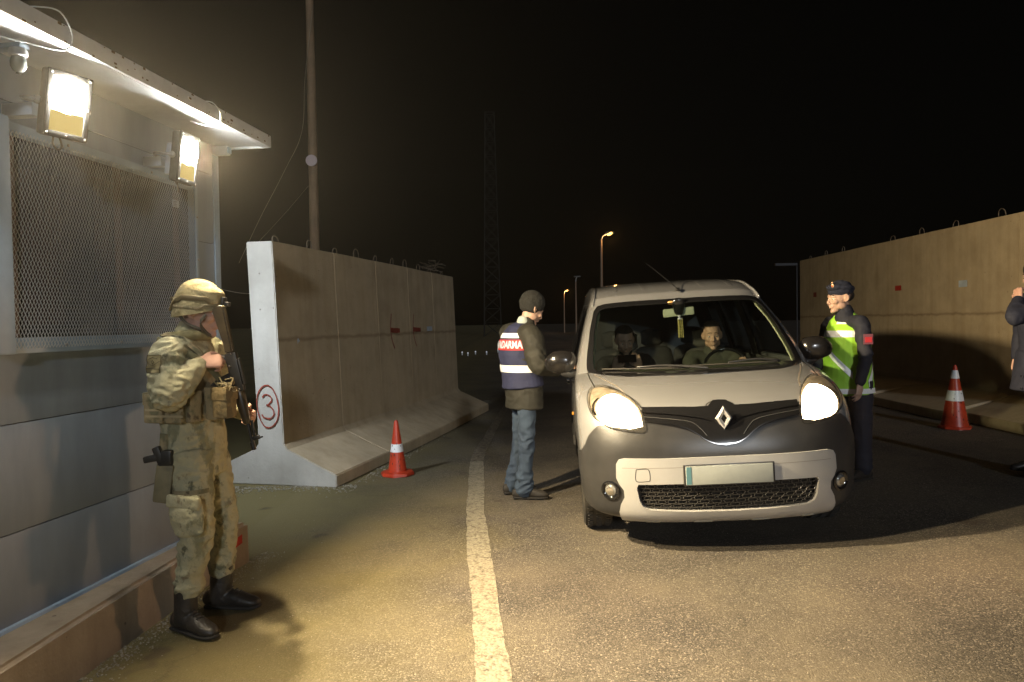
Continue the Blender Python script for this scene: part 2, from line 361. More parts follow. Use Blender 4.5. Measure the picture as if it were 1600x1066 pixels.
# fallen grit and stones along the walls
def stones(name, n, fn, r0, r1, m):
    bm = BM()
    for k in range(n):
        x,y = fn(); r = random.uniform(r0,r1)*random.choice((.6,.8,1))
        v = bmesh.ops.create_icosphere(bm, subdivisions=1, radius=r)['verts']
        sc = [random.uniform(.6,1.2) for _ in range(3)]
        for q in v: q.co = Vector((q.co.x*sc[0]*random.uniform(.8,1.2)+x, q.co.y*sc[1]+y, q.co.z*sc[2]*.6+g(x)+.006+r*.2))
    o = obj(name, bm, m); o['kind'] = 'stuff'; return o
M_grit = mat('grit', (.16,.14,.10), .85, col2=(.36,.33,.27), scale=30)
tag(stones('gravel', 1500, lambda: (lambda y: (-1.88+.118*(y-3)+abs(random.gauss(0,.07)), y))(random.uniform(2.2,4.75)), .002, .008, M_grit), 'loose grit along the foot of the plinth', 'gravel')
tag(stones('gravel', 700, lambda: (random.uniform(-2.9,-1.45), 6.72-abs(random.gauss(0,.14))), .003, .012, M_grit), 'loose grit at the foot of the wall end', 'gravel')
tag(stones('gravel', 2600, lambda: (random.uniform(-1.6,3.2), 1.9+random.random()**1.3*7), .0015, .0045, M_grit), 'loose chippings scattered over the asphalt', 'gravel')
tag(stones('gravel', 1000, lambda: (lambda y: (-1.5+.135*(y-6.8)+abs(random.gauss(0,.08)), y))(random.uniform(6.8,14)), .003, .012, M_grit), 'loose grit beside the left wall footing', 'gravel')

# ================================================================ guard cabin (container)
CB = Vector((-2.099,2.91,0)); CD = Vector((.239,1.72,0)).normalized(); CN = Vector((CD.y,-CD.x,0))   # along, outward
def cab(s, n, z): return CB + CD*s + CN*n + Vector((0,0,z))     # s along wall (0 at Y 2.91), n outwards
S1 = 1.737                                                       # far corner
CA = math.atan2(CD.x, CD.y)
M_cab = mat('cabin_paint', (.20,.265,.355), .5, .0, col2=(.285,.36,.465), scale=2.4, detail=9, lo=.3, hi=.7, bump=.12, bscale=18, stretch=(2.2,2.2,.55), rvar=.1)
def lower_tone(m, z_a, z_b, col):      # blends in a browner tone towards the bottom, broken up by noise
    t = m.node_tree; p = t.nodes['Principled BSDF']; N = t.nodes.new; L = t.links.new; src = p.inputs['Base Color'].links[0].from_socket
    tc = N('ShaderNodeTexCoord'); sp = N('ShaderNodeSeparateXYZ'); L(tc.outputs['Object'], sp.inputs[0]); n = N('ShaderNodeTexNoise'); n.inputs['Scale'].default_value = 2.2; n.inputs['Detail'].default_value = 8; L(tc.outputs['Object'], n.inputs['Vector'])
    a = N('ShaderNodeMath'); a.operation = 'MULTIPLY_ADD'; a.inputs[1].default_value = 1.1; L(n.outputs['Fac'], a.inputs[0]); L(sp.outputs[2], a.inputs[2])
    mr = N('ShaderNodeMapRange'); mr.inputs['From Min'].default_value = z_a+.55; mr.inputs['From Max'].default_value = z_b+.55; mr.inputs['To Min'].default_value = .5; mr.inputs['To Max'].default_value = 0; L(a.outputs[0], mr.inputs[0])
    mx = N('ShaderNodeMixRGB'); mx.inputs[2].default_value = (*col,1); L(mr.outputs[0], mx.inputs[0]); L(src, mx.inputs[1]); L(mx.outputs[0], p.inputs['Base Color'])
lower_tone(M_cab, .2, 1.15, (.15,.135,.115))
M_cabd = mat('seam_sealant', (.08,.085,.09), .7)
M_trim = mat('cabin_trim', (.31,.42,.55), .45, col2=(.25,.34,.46), scale=6, bump=.06)
M_white = mat('white_metal', (.56,.63,.71), .5, col2=(.44,.50,.57), scale=5, bump=.1)
M_steel = mat('galvanised', (.42,.43,.43), .42, .7, col2=(.30,.31,.31), scale=30)
M_conc = mat_concrete('concrete', (.40,.315,.205), (.53,.425,.28), (.80,.75,.66), 1.37)
M_concg = mat_concrete('concrete_footing', (.24,.22,.19), (.33,.31,.27), (.8,.78,.74))
cabin = empty('guard_cabin', 'grey metal guard cabin with a caged window and overhanging flat roof', 'cabin', CB, (0,0,-CA))
# cabin local frame: +Y along the wall, +X outwards
def cobj(name, bm, m, parent=None, smooth=None): return obj(name, bm, m, parent or cabin, smooth)
z0, z1 = .265, 2.64
bm = BM()   # wall: sandwich boards with recessed joints
zs = [z0,.65,1.105,1.56,2.02,2.45,z1]
for i in range(len(zs)-1):
    box2(bm, (-.06,-2.6,zs[i]+(.004 if i else 0)), (0,S1-.06,zs[i+1]), .003)
box2(bm, (-2.4,S1-.05,z0), (-.062,S1,z1)); box2(bm, (-2.4,-2.6,z0), (-2.35,S1-.052,z1)); box2(bm, (-2.34,-2.6,z0), (-.062,-2.55,z1))
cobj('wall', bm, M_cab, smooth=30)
bm = BM(); box2(bm, (-.058,-2.5,z0+.02), (-.008,S1-.07,z1-.02)); cobj('seam', bm, M_cabd)
bm = BM(); box2(bm, (-.07,S1-.055,z0-.001), (.006,S1+.006,z1-.002), .004); cobj('corner_post', bm, M_trim, smooth=30)
bm = BM(); box2(bm, (-.05,-2.58,z0-.03), (.02,S1+.012,z0+.012), .004); cobj('base_rail', bm, M_trim, smooth=30)
# roof with fascia and soffit
bm = BM(); box2(bm, (-2.7,-2.7,z1+.012), (.33,S1+.02,z1+.05)); box2(bm, (-2.69,-2.69,z1), (.325,S1+.015,z1+.012)); rf = cobj('roof', bm, M_white)
bm = BM()
box2(bm, (.332,-2.7,z1-.012), (.352,S1+.03,z1+.062), .004); box2(bm, (.300,-2.7,z1-.012), (.331,S1+.02,z1-.002), .002)
box2(bm, (-2.7,S1+.022,z1-.012), (.331,S1+.034,z1+.06), .003)
# chips and rust spots on the fascia edge
for k in range(60):
    y = random.uniform(-1.2,S1); s = random.uniform(.003,.010)
    box(bm, (.3525,y,z1+random.choice((.055,.01,-.006,.03))), (.003,s*random.uniform(.7,2.4),s), None, 0, 1)
cobj('fascia', bm, [M_white, mat('rust', (.10,.065,.035), .9)], rf, smooth=30)
# window with box frame, expanded-metal screen
WY0, WY1, WZ0, WZ1 = .02, 1.395, 1.42, 2.335
win = empty('window', None, None, (0,0,0)); win.parent = cabin
fr = .075
bm = BM()
box2(bm, (.0005,WY0-.05,WZ0-.02), (.07,WY0+.03,WZ1+.03), .004)
box2(bm, (.0005,WY1+.0,WZ0-.02), (.05,WY1+.03,WZ1+.02), .004)
box2(bm, (.0005,WY0+.031,WZ1-.025), (.045,WY1-.001,WZ1+.02), .004)
box2(bm, (.0005,WY0+.031,WZ0-.02), (.045,WY1-.001,WZ0+.045), .004)
obj('frame', bm, M_trim, win, smooth=30)
bm = BM()
for y,z in [(.35,WZ0+.012),(.72,WZ0+.012),(1.1,WZ0+.012),(.4,WZ1-.004),(1.0,WZ1-.004)]: bm = BM(); ell(bm, (.047,y,z), (.006,.007,.007), seg=8); obj('bolt', bm, M_steel, win)
for z in (1.6,1.9,2.15): bm = BM(); ell(bm, (.052,WY1+.017,z), (.006,.007,.007), seg=8); obj('bolt', bm, M_steel, win)
def mat_back():
    return mat('window_dark', (.004,.0035,.003), .12, col2=(.010,.008,.005), scale=3, detail=2)
bm = BM(); box2(bm, (.002,WY0+.032,WZ0+.046), (.006,WY1-.002,WZ1-.026)); obj('pane', bm, mat_back(), win)
M_sash = mat('brown_sash', (.075,.035,.018), .5)
for y,ww in ((.10,.03),(.74,.05),(1.235,.045)): bm = BM(); box2(bm, (.0065,y,WZ0+.047), (.016,y+ww,WZ1-.027), .002); obj('mullion', bm, M_sash, win, smooth=30)
bm = BM()
for k in range(9): box2(bm, (.0062,.16+k*.026,WZ0+.10), (.0105,.178+k*.026,WZ1-.15), .001)
for k in range(6): box2(bm, (.0062,.60+k*.022,WZ0+.3), (.0105,.615+k*.022,WZ1-.1), .001)
obj('curtain', bm, mat('dull_red_curtain', (.028,.010,.006), .9), win)
bm = BM()   # screen: expanded metal, diamonds 22 x 15 mm
sy0, sy1, sz0, sz1 = WY0+.032, WY1-.0, WZ0+.0, WZ1+.01
cw, chh = .0185, .036; ncol = int((sy1-sy0)/cw)*2; nrow = int((sz1-sz0)/(chh/1))*2
rx = .048
for r_ in range(nrow):
    zc = sz0+chh/2*(r_+.5)
    if zc > sz1: break
    prev = None
    for k in range(ncol+1):
        up_ = (k%2==0) ^ (r_%2==0)
        y = sy0+k*cw/2; z = zc+(chh/4 if up_ else -chh/4)
        x = rx+(.0025 if up_ else -.001)
        q = [bm.verts.new((x+.001,y,z-.0009)), bm.verts.new((x+.001,y,z+.0009)), bm.verts.new((x-.0012,y,z+.0009)), bm.verts.new((x-.0012,y,z-.0009))]
        if prev:
            for j in range(3): bm.faces.new((prev[j],q[j],q[j+1],prev[j+1]))
        prev = q
obj('mesh_screen', bm, mat('screen_paint', (.50,.53,.55), .5, .1), win)
bm = BM(); box2(bm, (.0535,1.165,2.175), (.056,1.225,2.215), .001); obj('label_plate', bm, M_white, win)
bm = BM()
for k in range(4): box2(bm, (.0562,1.170,2.205-k*.008), (.0566,1.170+random.uniform(.025,.05),2.2075-k*.008))
obj('sticker_print', bm, mat('ink', (.05,.05,.06), .6), win)

# plinth under the cabin
bm = BM()
pl = [(-1.99,-1.0),(-1.90,2.2),(-1.861,3.079),(-1.80,3.9),(-1.762,4.287),(-1.70,4.50),(-1.69,4.56),(-2.1,4.70),(-4.4,4.8),(-4.6,-1.0)]
pl = [(x,y) for x,y in pl]
A = [bm.verts.new((x,y,.0)) for x,y in pl]; B = [bm.verts.new((x-.006*(i<7),y,.262)) for i,(x,y) in enumerate(pl)]
n = len(pl)
for i in range(n): bm.faces.new((A[i],A[(i+1)%n],B[(i+1)%n],B[i]))
bm.faces.new(B); bm.faces.new(A[::-1]); fixn(bm)
bmesh.ops.bevel(bm, geom=[e for e in bm.edges if all(v.co.z > .2 for v in e.verts)], offset=.02, segments=3, affect='EDGES')
M_plinth = mat_concrete('plinth_concrete', (.22,.18,.135), (.33,.27,.205), (.6,.56,.5))
plinth = tag(obj('concrete_plinth', bm, M_plinth, smooth=35), 'low concrete plinth under the cabin, with a red painted square at its far end', 'plinth')
M_red = mat_paint('red_spray', (.42,.025,.012), (.30,.05,.03), .3, .42)
bm = BM(); a_, b_ = Vector((-1.7255,4.424,0)), Vector((-1.7045,4.482,0))
nn = Vector(((b_-a_).y,-(b_-a_).x,0)).normalized()*.004
P_ = [a_+nn+Vector((0,0,.135)), b_+nn+Vector((0,0,.150)), b_+nn+Vector((0,0,.205)), a_+nn+Vector((0,0,.19))]
bm.faces.new([bm.verts.new(p) for p in P_]); obj('painted_square', bm, M_red, plinth)

# ---------------- floodlights
M_black = mat('black_cast', (.10,.10,.095), .45, .3, col2=(.07,.07,.065), scale=20)
M_lampon = mat_emit('lamp_burning', (1,.93,.80), 430)
M_reflon = mat_emit('reflector_lit', (1,.74,.25), .40)
def flood(name, label, s, n, z, az, tilt, power, grp='floodlights under the cabin eaves'):
    root = empty(name, label, 'floodlight', cab(s,n,z), (0,0,0), grp); root.scale = (.80,.80,.80)
    d = Vector((math.cos(az)*math.cos(tilt), math.sin(az)*math.cos(tilt), -math.sin(tilt)))
    q = d.to_track_quat('Z','Y'); root.rotation_mode = 'QUATERNION'; root.rotation_quaternion = q   # local Z = beam, Y = up
    bm = BM(); box2(bm, (-.115,-.165,-.055), (.115,.165,0), .018)
    ob = obj('housing', bm, M_black, root, smooth=40)
    bm = BM()
    for x0,x1,y0,y1 in ((-.115,-.088,-.165,.165),(.088,.115,-.165,.165),(-.0879,.0879,-.165,-.135),(-.0879,.0879,.135,.165)): box2(bm, (x0,y0,.0005), (x1,y1,.014), .004)
    obj('bezel', bm, mat('dark_bezel',(.05,.05,.048),.4,.2), root, smooth=40)
    for x,y in ((-.10,-.15),(.10,-.15),(-.10,.15),(.10,.15),(0,-.15),(-.101,-.0),(.101,0)): bm = BM(); ell(bm, (x,y,.015), (.006,.006,.004), seg=8); obj('bolt', bm, M_steel, root)
    bm = BM(); box2(bm, (-.0875,-.1345,.0005), (.0875,-.035,.006)); obj('lower_reflector', bm, M_reflon, root)
    bm = BM()
    ell(bm, (0,.05,.004), (.080,.088,.05), seg=24)
    obj('lamp', bm, M_lampon, root)
    bm = BM(); box2(bm, (-.0875,-.034,.0005), (.0875,.1345,.005)); obj('upper_reflector', bm, mat('hot_reflector',(.16,.13,.08),.4,emis=(1,.80,.42),estr=1.0), root)
    bm = BM(); sweep(bm, [(-.135,0,-.03),(-.15,-.0,-.13),(-.05,0,-.2),(.05,0,-.2),(.15,0,-.13),(.135,0,-.03)], [.009]*6, 8); obj('yoke', bm, M_steel, root, smooth=60)
    bm = BM(); ell(bm, (-.13,0,-.03), (.012,.022,.022), seg=12); obj('pivot', bm, M_steel, root); bm = BM(); ell(bm, (.13,0,-.03), (.012,.022,.022), seg=12); obj('pivot', bm, M_steel, root)
    bm = BM(); box2(bm, (-.07,-.12,-.115), (.07,.09,-.056), .012); obj('ballast_box', bm, M_white, root, smooth=40)
    bm = BM(); sweep(bm, [(-.03,-.155,-.04),(-.035,-.20,-.03),(.0,-.225,-.04),(.03,-.20,-.06),(.02,-.12,-.10)], [.005]*5, 8); obj('cable', bm, mat('lead_cable',(.16,.15,.13),.6), root, smooth=60)
    L = bpy.data.lights.new(name+'_beam','AREA'); L.shape = 'ELLIPSE'; L.size = .15; L.size_y = .16; L.energy = power; L.color = (1,.79,.47); L.spread = R(160)
    lo = bpy.data.objects.new('lamp_light', L); C.objects.link(lo); lo.parent = root; lo.location = (0,.045,.056); lo.rotation_euler = (R(180),0,0)
    bk = BM(); return root
fa = [('floodlight','nearer, larger looking of the two lit floodlights on the cabin wall', .125,.27,2.415,R(-26),R(12),190),
      ('floodlight','farther of the two lit floodlights on the cabin wall, near the roof corner', 1.03,.235,2.40,R(-6),R(7),300)]
for nme,lab,s,n,z,az,ti,po in fa:
    r_ = flood(nme,lab,s,n,z,az,ti,po)
    # bracket arm from the wall, belongs to the lamp
    bm = BM(); a = cab(s-.02,-.003,z-.01); b = cab(s,n-.13,z-.01)
    d = (b-a); T = Matrix.Rotation(-CA,4,'Z'); box(bm, (a+b)/2, (d.length,.05,.05), T)
    o = obj('bracket_arm', bm, M_white); o.parent = r_; bpy.context.view_layer.update(); o.matrix_parent_inverse = r_.matrix_world.inverted()
# third floodlight on the end wall of the cabin, shining on the wall end
def endflood():
    root = empty('floodlight', 'cool white floodlight on the far end wall of the cabin, facing the concrete wall end', 'floodlight', (-2.72,4.93,2.36))
    tgt = Vector((-2.45,7.2,.75)); d = (tgt-root.location).normalized()
    root.rotation_mode = 'QUATERNION'; root.rotation_quaternion = d.to_track_quat('Z','Y')
    bm = BM(); box2(bm, (-.11,-.09,-.05), (.11,.09,0), .012); obj('housing', bm, M_black, root, smooth=40)
    bm = BM(); box2(bm, (-.09,-.07,.001), (.09,.07,.005)); obj('lamp', bm, mat_emit('cool_led',(.75,.88,1),14), root)
    bm = BM(); sweep(bm, [(-.12,0,-.03),(-.12,0,-.14),(0,0,-.20),(.12,0,-.14),(.12,0,-.03)], [.008]*5, 8); obj('yoke', bm, M_steel, root, smooth=60)
    L = bpy.data.lights.new('end_beam','AREA'); L.shape='RECTANGLE'; L.size=.18; L.size_y=.12; L.energy=28; L.color=(.84,.92,1); L.spread=R(130)
    lo = bpy.data.objects.new('lamp_light', L); C.objects.link(lo); lo.parent = root; lo.location=(0,0,.01); lo.rotation_euler=(R(180),0,0)
    bm = BM(); a = Vector((-2.75,4.71,2.42)); sweep(bm, [a,(-2.73,4.78,2.42)], [.02,.02], 8, sub=1); o = obj('bracket_arm', bm, M_steel); o.parent = root; bpy.context.view_layer.update(); o.matrix_parent_inverse = root.matrix_world.inverted()
endflood()
# ---------------- dome camera
dcs = .82
dc = empty('security_camera', 'small dome security camera hanging from a bracket under the eaves, top left', 'camera', cab(-.055,.215,2.56), (0,0,-CA))
dc.scale = (dcs,)*3
bm = BM(); lathe(bm, [(.036,.03),(.040,.02),(.040,-.002),(.034,-.006)], seg=28); obj('mount_ring', bm, M_white, dc, smooth=40)
bm = BM(); lathe(bm, [(.030,-.007),(.036,-.03),(.034,-.055),(.024,-.072),(.008,-.08)], seg=28); obj('dome', bm, mat('smoked_dome',(.16,.18,.18),.08,.0,spec=.9,coat=1), dc, smooth=60)
bm = BM(); lathe(bm, [(.012,-.0805),(.014,-.084),(.006,-.088)], seg=16); obj('lens', bm, mat('lens_glass',(.02,.02,.02),.05,spec=1), dc, smooth=60)
bm = BM(); box2(bm, (-.215,-.03,.03), (.035,.03,.055), .006); box2(bm, (-.216,-.05,-.02), (-.204,.05,.056), .004); obj('bracket', bm, M_trim, dc, smooth=40)
bm = BM(); sweep(bm, [(-.02,0,.055),(-.01,.01,.075),(-.0,.02,.078)], [.006]*3, 8); obj('cable', bm, M_white, dc, smooth=60)
# white cable looping out over the fascia
bm = BM()
sweep(bm, [cab(-.16,.21,2.60),cab(-.08,.28,2.595),cab(.02,.345,2.60),cab(.05,.365,2.66),cab(-.02,.37,2.73),cab(-.10,.33,2.72),cab(-.14,.28,2.70)], [.0028]*7, 8, sub=6)
tag(obj('cable', bm, M_white, smooth=60), 'thin white cable looped over the roof edge beside the dome camera', 'cable')
bm = BM()
sweep(bm, [cab(1.10,.22,2.62),cab(1.13,.30,2.60),cab(1.15,.352,2.615),cab(1.14,.366,2.67),cab(1.08,.355,2.71),cab(1.02,.31,2.70)], [.0028]*6, 8, sub=6)
tag(obj('cable', bm, M_white, smooth=60), 'thin white cable looped over the roof edge near the far floodlight', 'cable')
bm = BM(); T = Matrix.Rotation(-CA,4,'Z'); box(bm, (0,0,0), (.10,.055,.055), T, .008)
jb = obj('junction_box', bm, M_white, smooth=40, loc=cab(1.70,.05,2.608)); tag(jb, 'small white junction box on the wall at the cabin roof corner', 'junction box')
bm = BM(); box(bm, (0,0,0), (.01,.04,.04), T, .003); o=obj('lid', bm, M_trim, jb, loc=CN*.055)

# ================================================================ concrete T-walls
def twall(p0, p1, h, stem, toe, lean, label, grp, zb, sgn=1, first=False, foot=(.12,.36), zf=None):
    """p0->p1 along the road face of the stem; sgn +1: road lies to the right of the run"""
    p0,p1 = Vector((*p0,0)),Vector((*p1,0)); d = (p1-p0); L_ = d.length; d.normalize(); nrm = Vector((d.y,-d.x,0))*sgn
    root_loc = p0+Vector((0,0,zb))
    prof = [(toe,0),(toe,foot[0]),(.035,foot[1]-.02),(.0,foot[1]+.03),(-lean,h),(-stem-lean,h),(-stem,foot[1]+.03),(-stem-.035,foot[1]-.02),(-stem-.52,foot[0]),(-stem-.52,0)]
    bm = BM(); gap = .004 if sgn < 0 else .0004
    A = [bm.verts.new(nrm*s+d*gap+Vector((0,0,z))) for s,z in prof]; B = [bm.verts.new(nrm*s+d*(L_-gap)+Vector((0,0,z))) for s,z in prof]
    n = len(prof)
    for i in range(n): bm.faces.new((A[i],A[(i+1)%n],B[(i+1)%n],B[i]))
    bm.faces.new(A[::-1]); bm.faces.new(B); fixn(bm)
    bmesh.ops.bevel(bm, geom=[e for e in bm.edges if e.is_manifold and e.calc_face_angle(0) > .7 and (first or abs((e.verts[0].co-e.verts[1].co).normalized().dot(d)) > .9)], offset=.008, segments=2, affect='EDGES')
    # chipped, uneven edges
    bmesh.ops.subdivide_edges(bm, edges=[e for e in bm.edges if e.calc_length() > .35], cuts=3, use_grid_fill=True)
    for v in bm.verts:
        q = noise.noise_vector((v.co+root_loc)*3.1); v.co += Vector((q.x*.004,q.y*.004,q.z*.004 if v.co.z > .02 else 0))
    bm.normal_update()
    for f in bm.faces:
        if first and f.normal.dot(d) < -.5: f.material_index = 1
    bmesh.ops.triangulate(bm, faces=[f for f in bm.faces if len(f.verts) > 4])
    o = obj('concrete_wall_panel', bm, [M_conc, M_conc2], smooth=25, loc=root_loc)
    tag(o, label, 'concrete barrier', grp)
    # lifting loops of rebar on the top
    for fr_ in (.25,.78):
        if random.random() < .12: continue
        bm = BM(); c = d*(L_*fr_)-nrm*(stem/2+lean)+Vector((0,0,h-.02)); hh = random.uniform(.09,.15); wd = random.uniform(.05,.08); lx = random.uniform(-.02,.02)
        pts = [c-d*wd, c-d*wd*.95+Vector((lx,0,hh*.7)), c-d*wd*.4+Vector((lx*1.4,0,hh)), c+d*wd*.4+Vector((lx*1.2,0,hh)), c+d*wd*.95+Vector((lx,0,hh*.7)), c+d*wd]
        sweep(bm, pts, [.006]*6, 6, sub=3); obj('lifting_loop', bm, M_rebar, o, smooth=60)
    return o, d, nrm
M_conc2 = mat_concrete('concrete_end', (.34,.32,.28), (.44,.42,.38), (.85,.84,.82))
M_rebar = mat('rebar', (.20,.17,.13), .8, .3, col2=(.12,.08,.05), scale=40)
ys = [6.75,7.95,9.05,10.15,11.25,12.4]
xs = [-2.15,-1.87,-1.625,-1.39,-1.17,-.935]
labs = ['end panel of the left concrete wall, with a red circled 3 painted on it',
 'left concrete wall panel between the circled 3 and the nearer red arrow',
 'left concrete wall panel bearing the nearer red arrow',
 'left concrete wall panel bearing the farther red arrow and a small white label',
 'left concrete wall panel after the one with the white label',
 'last panel of the left concrete wall, where the wall stops in the dark']
LW = []
for i in range(5):
    lean = .08-.004*i
    o,d,nn = twall((xs[i],ys[i]),(xs[i+1],ys[i+1]), 2.295, .27, .53, lean, labs[i] if i<4 else labs[5], 'concrete wall panels left of the road', 0, 1, i == 0)
    LW.append((o,d,nn,lean))
def face_pt(o, d, n, lean, s, z, off=.006, h=2.295, ft=.39):
    return d*s + n*(-lean*max(0,(z-ft))/(h-ft)+off) + Vector((0,0,z))
def ribbon(bm, pts, wd, nrm, jitter=.2):
    P = [Vector(p) for p in crm([tuple(p) for p in pts], 6)]; prev = None
    for i,p in enumerate(P):
        t = (P[min(i+1,len(P)-1)]-P[max(i-1,0)]).normalized(); s = nrm.cross(t).normalized(); w_ = wd*(1+random.uniform(-jitter,jitter))
        a,b = bm.verts.new(p+s*w_/2), bm.verts.new(p-s*w_/2)
        if prev: bm.faces.new((prev[0],a,b,prev[1]))
        prev = (a,b)
M_redline = mat_paint('red_marker', (.27,.045,.025), (.25,.12,.09), .38, .46)
o,d,nn,lean = LW[0]
bm = BM(); e = Vector((0,0,0))
def endp(u, z, off=.012):      # point on the end face; u across (0 = road edge, + to the left)
    return -nn*(u+lean*(z-.39)/(2.295-.39)) - d*off + Vector((0,0,z))
ccz = .745; ccu = .14
ribbon(bm, [endp(ccu+.112*math.cos(a)+.004*math.sin(3*a), ccz+.20*math.sin(a)) for a in [2*math.pi*k/16+1.7 for k in range(18)]], .013, -d)
three = [(.052,.085),(.02,.112),(-.03,.10),(-.046,.06),(-.01,.02),(.012,.012),(-.02,.005),(-.055,-.03),(-.06,-.075),(-.02,-.112),(.04,-.105),(.066,-.075)]
ribbon(bm, [endp(ccu+x, ccz+z) for x,z in three], .014, -d)
obj('painted_number', bm, M_redline, o)
bm = BM()
for x,z,s in ((.35,1.36,.02),(.37,1.35,.013),(.345,1.335,.012)):
    p = face_pt(o,d,nn,lean,x,z,.010); bm.faces.new([bm.verts.new(p+d*a*s+Vector((0,0,b*s))) for a,b in ((-1,-.6),(.3,-1),(1,.4),(0,1))])
obj('paper_scrap', bm, M_white, o)
def arrow(i, s, z):
    o,d,nn,lean = LW[i]; bm = BM(); f = lambda a,b: face_pt(o,d,nn,lean,s+a,z+b,.010)
    ribbon(bm, [f(0,.22),f(-.03,.12),f(-.05,.0),f(-.02,-.12),f(.06,-.24)], .022, nn); ribbon(bm, [f(-.06,.01),f(.05,.0),f(.28,-.005)], .06, nn)
    obj('painted_arrow', bm, mat_paint('arrow_red', (.26,.03,.015), (.20,.05,.03), .3, .42), o)
arrow(2,.42,1.42); arrow(3,.15,1.42)
o,d,nn,lean = LW[3]; bm = BM(); P = [face_pt(o,d,nn,lean,a,b,.010) for a,b in ((.72,1.39),(.98,1.39),(.98,1.46),(.72,1.46))]; bm.faces.new([bm.verts.new(p) for p in P]); obj('white_label', bm, M_white, o)
# right-hand wall
rw = [(6.43,7.15),(6.45,9.2),(6.475,11.2),(6.50,12.95),(6.52,14.9),(6.54,16.4)]
rl = ['nearest panel of the right concrete wall, behind the person at the right edge',
      'right concrete wall panel with the small white square, behind the striped cone',
      'right concrete wall panel with a small red square on it',
      'right concrete wall panel just behind the officer in the green vest',
      'far end panel of the right concrete wall, with a faint dark red dot']
RWL = []
for i in range(5):
    o,d,nn = twall(rw[i],rw[i+1], 2.64, .25, [.75,.95,1.2,1.2,1.15][i], 0, rl[i], 'concrete wall panels right of the road', .163, -1, foot=(.12,.345))
    RWL.append((o,d,nn))
def mark(i, s, z, w_, h_, m, name):
    o,d,nn = RWL[i]; bm = BM(); P = [d*(s+a*w_/2)+nn*.010+Vector((0,0,z+b*h_/2)) for a,b in ((-1,-1),(1,-1),(1,1),(-1,1))]
    bm.faces.new([bm.verts.new(p) for p in P]); obj(name, bm, m, o)
mark(1,1.15,1.80,.20,.095,M_white,'white_square'); mark(2,.93,1.82,.19,.085,M_red,'red_square'); mark(4,.65,1.84,.16,.10,M_redline,'red_dot')

# ================================================================ traffic cones
M_cone = mat('cone_orange', (.62,.055,.018), .38, col2=(.45,.04,.012), scale=9, bump=.08, spec=.6)
M_retro = mat('reflective_tape', (.94,.95,.96), .4, 0, col2=(.86,.87,.88), scale=60, spec=.8, bump=.1, bscale=200)
def cone(label, loc, h, r0, bands, rot=0, bf=1.75):
    root = empty('traffic_cone', label, 'cone', loc, (R(1.2),R(-.8),rot), 'traffic cones on the asphalt')
    rb = lambda z: r0*(1-z/h)+.018*(z/h)
    bm = BM(); lathe(bm, [(rb(.03),.03),(rb(.1),.1),(rb(h*.5),h*.5),(rb(h*.97),h*.97),(.014,h),(.006,h-.004)], seg=40)
    for k in range(14):
        a = random.uniform(-2.6,-.5); z = random.uniform(.06,h*.6); ell(bm, ((rb(z)+.001)*math.cos(a),(rb(z)+.001)*math.sin(a),z), (.004,.004,random.uniform(.004,.016)), seg=6, mi=1)
    obj('cone_body', bm, [M_cone, mat('scuff',(.09,.05,.035),.9)], root, smooth=35)
    bm = BM(); rr = r0*bf; n = 8
    P = [(rr*math.cos(2*math.pi*(k+.5)/n), rr*math.sin(2*math.pi*(k+.5)/n)) for k in range(n)]
    A = [bm.verts.new((x,y,.006)) for x,y in P]; B = [bm.verts.new((x*.96,y*.96,.036)) for x,y in P]; D = [bm.verts.new((x*.62,y*.62,.045)) for x,y in P]
    for k in range(n):
        bm.faces.new((A[k],A[(k+1)%n],B[(k+1)%n],B[k])); bm.faces.new((B[k],B[(k+1)%n],D[(k+1)%n],D[k]))
    bm.faces.new(D); bm.faces.new(A[::-1]); bmesh.ops.bevel(bm, geom=bm.edges[:], offset=.006, segments=2, affect='EDGES'); obj('base', bm, M_cone, root, smooth=40)
    for a,b in bands:
        bm = BM(); lathe(bm, [(rb(a)-.004,a),(rb(a)+.0025,a+.001),(rb(b)+.0025,b-.001),(rb(b)-.004,b)], seg=40); obj('reflective_band', bm, M_retro, root, smooth=35)
    return root
cone('orange cone with one white band beside the left wall footing', (-1.155,7.15,.004), .545, .098, [(.235,.315)], .3)
cone('tall orange cone with two white bands standing by the right wall', (5.28,8.62,.159), .76, .155, [(.335,.46),(.60,.70)], .1, 1.22)

# ================================================================ utility pole, wires, far things
M_pole = mat('pole_concrete', (.30,.19,.11), .8, col2=(.22,.15,.09), scale=3, bump=.2)
up_ = empty('utility_pole', 'tall pale brown utility pole behind the left wall', 'utility pole', (-4.86,18,0))
bm = BM(); cyl(bm, (0,0,0), (.0,.0,11), .135, .085, 20); obj('pole', bm, M_pole, up_, smooth=60)
bm = BM(); box2(bm, (-.9,-.06,10.4), (.9,.06,10.5), .01); obj('crossarm', bm, M_steel, up_)
bm = BM()
for x in (-.8,0,.8): bm = BM(); lathe(bm, [(.02,10.5),(.05,10.53),(.03,10.56),(.05,10.6),(.02,10.65)], (x,0,0), seg=12); obj('insulator', bm, M_white, up_)
bm = BM(); cyl(bm, (0,-.145,5.55),(0,-.115,5.55), .14, .14, 24); obj('round_plate', bm, mat('pale_plate',(.62,.5,.5),.6), up_)
def wire(label, pts, r=.005):
    bm = BM(); sweep(bm, pts, [r]*len(pts), 5, sub=8, cap=False)
    tag(obj('wire', bm, mat('wire',(.30,.27,.22),.6,.2), smooth=60), label, 'wire', 'thin wires behind the left wall')
wire('thin wire hanging down the utility pole and out over the left wall', [(-4.72,17.8,9.3),(-4.95,17.8,7.6),(-5.0,17.6,6.2),(-5.3,17.2,5.2),(-5.7,16.6,4.0),(-6.0,16,2.9)])
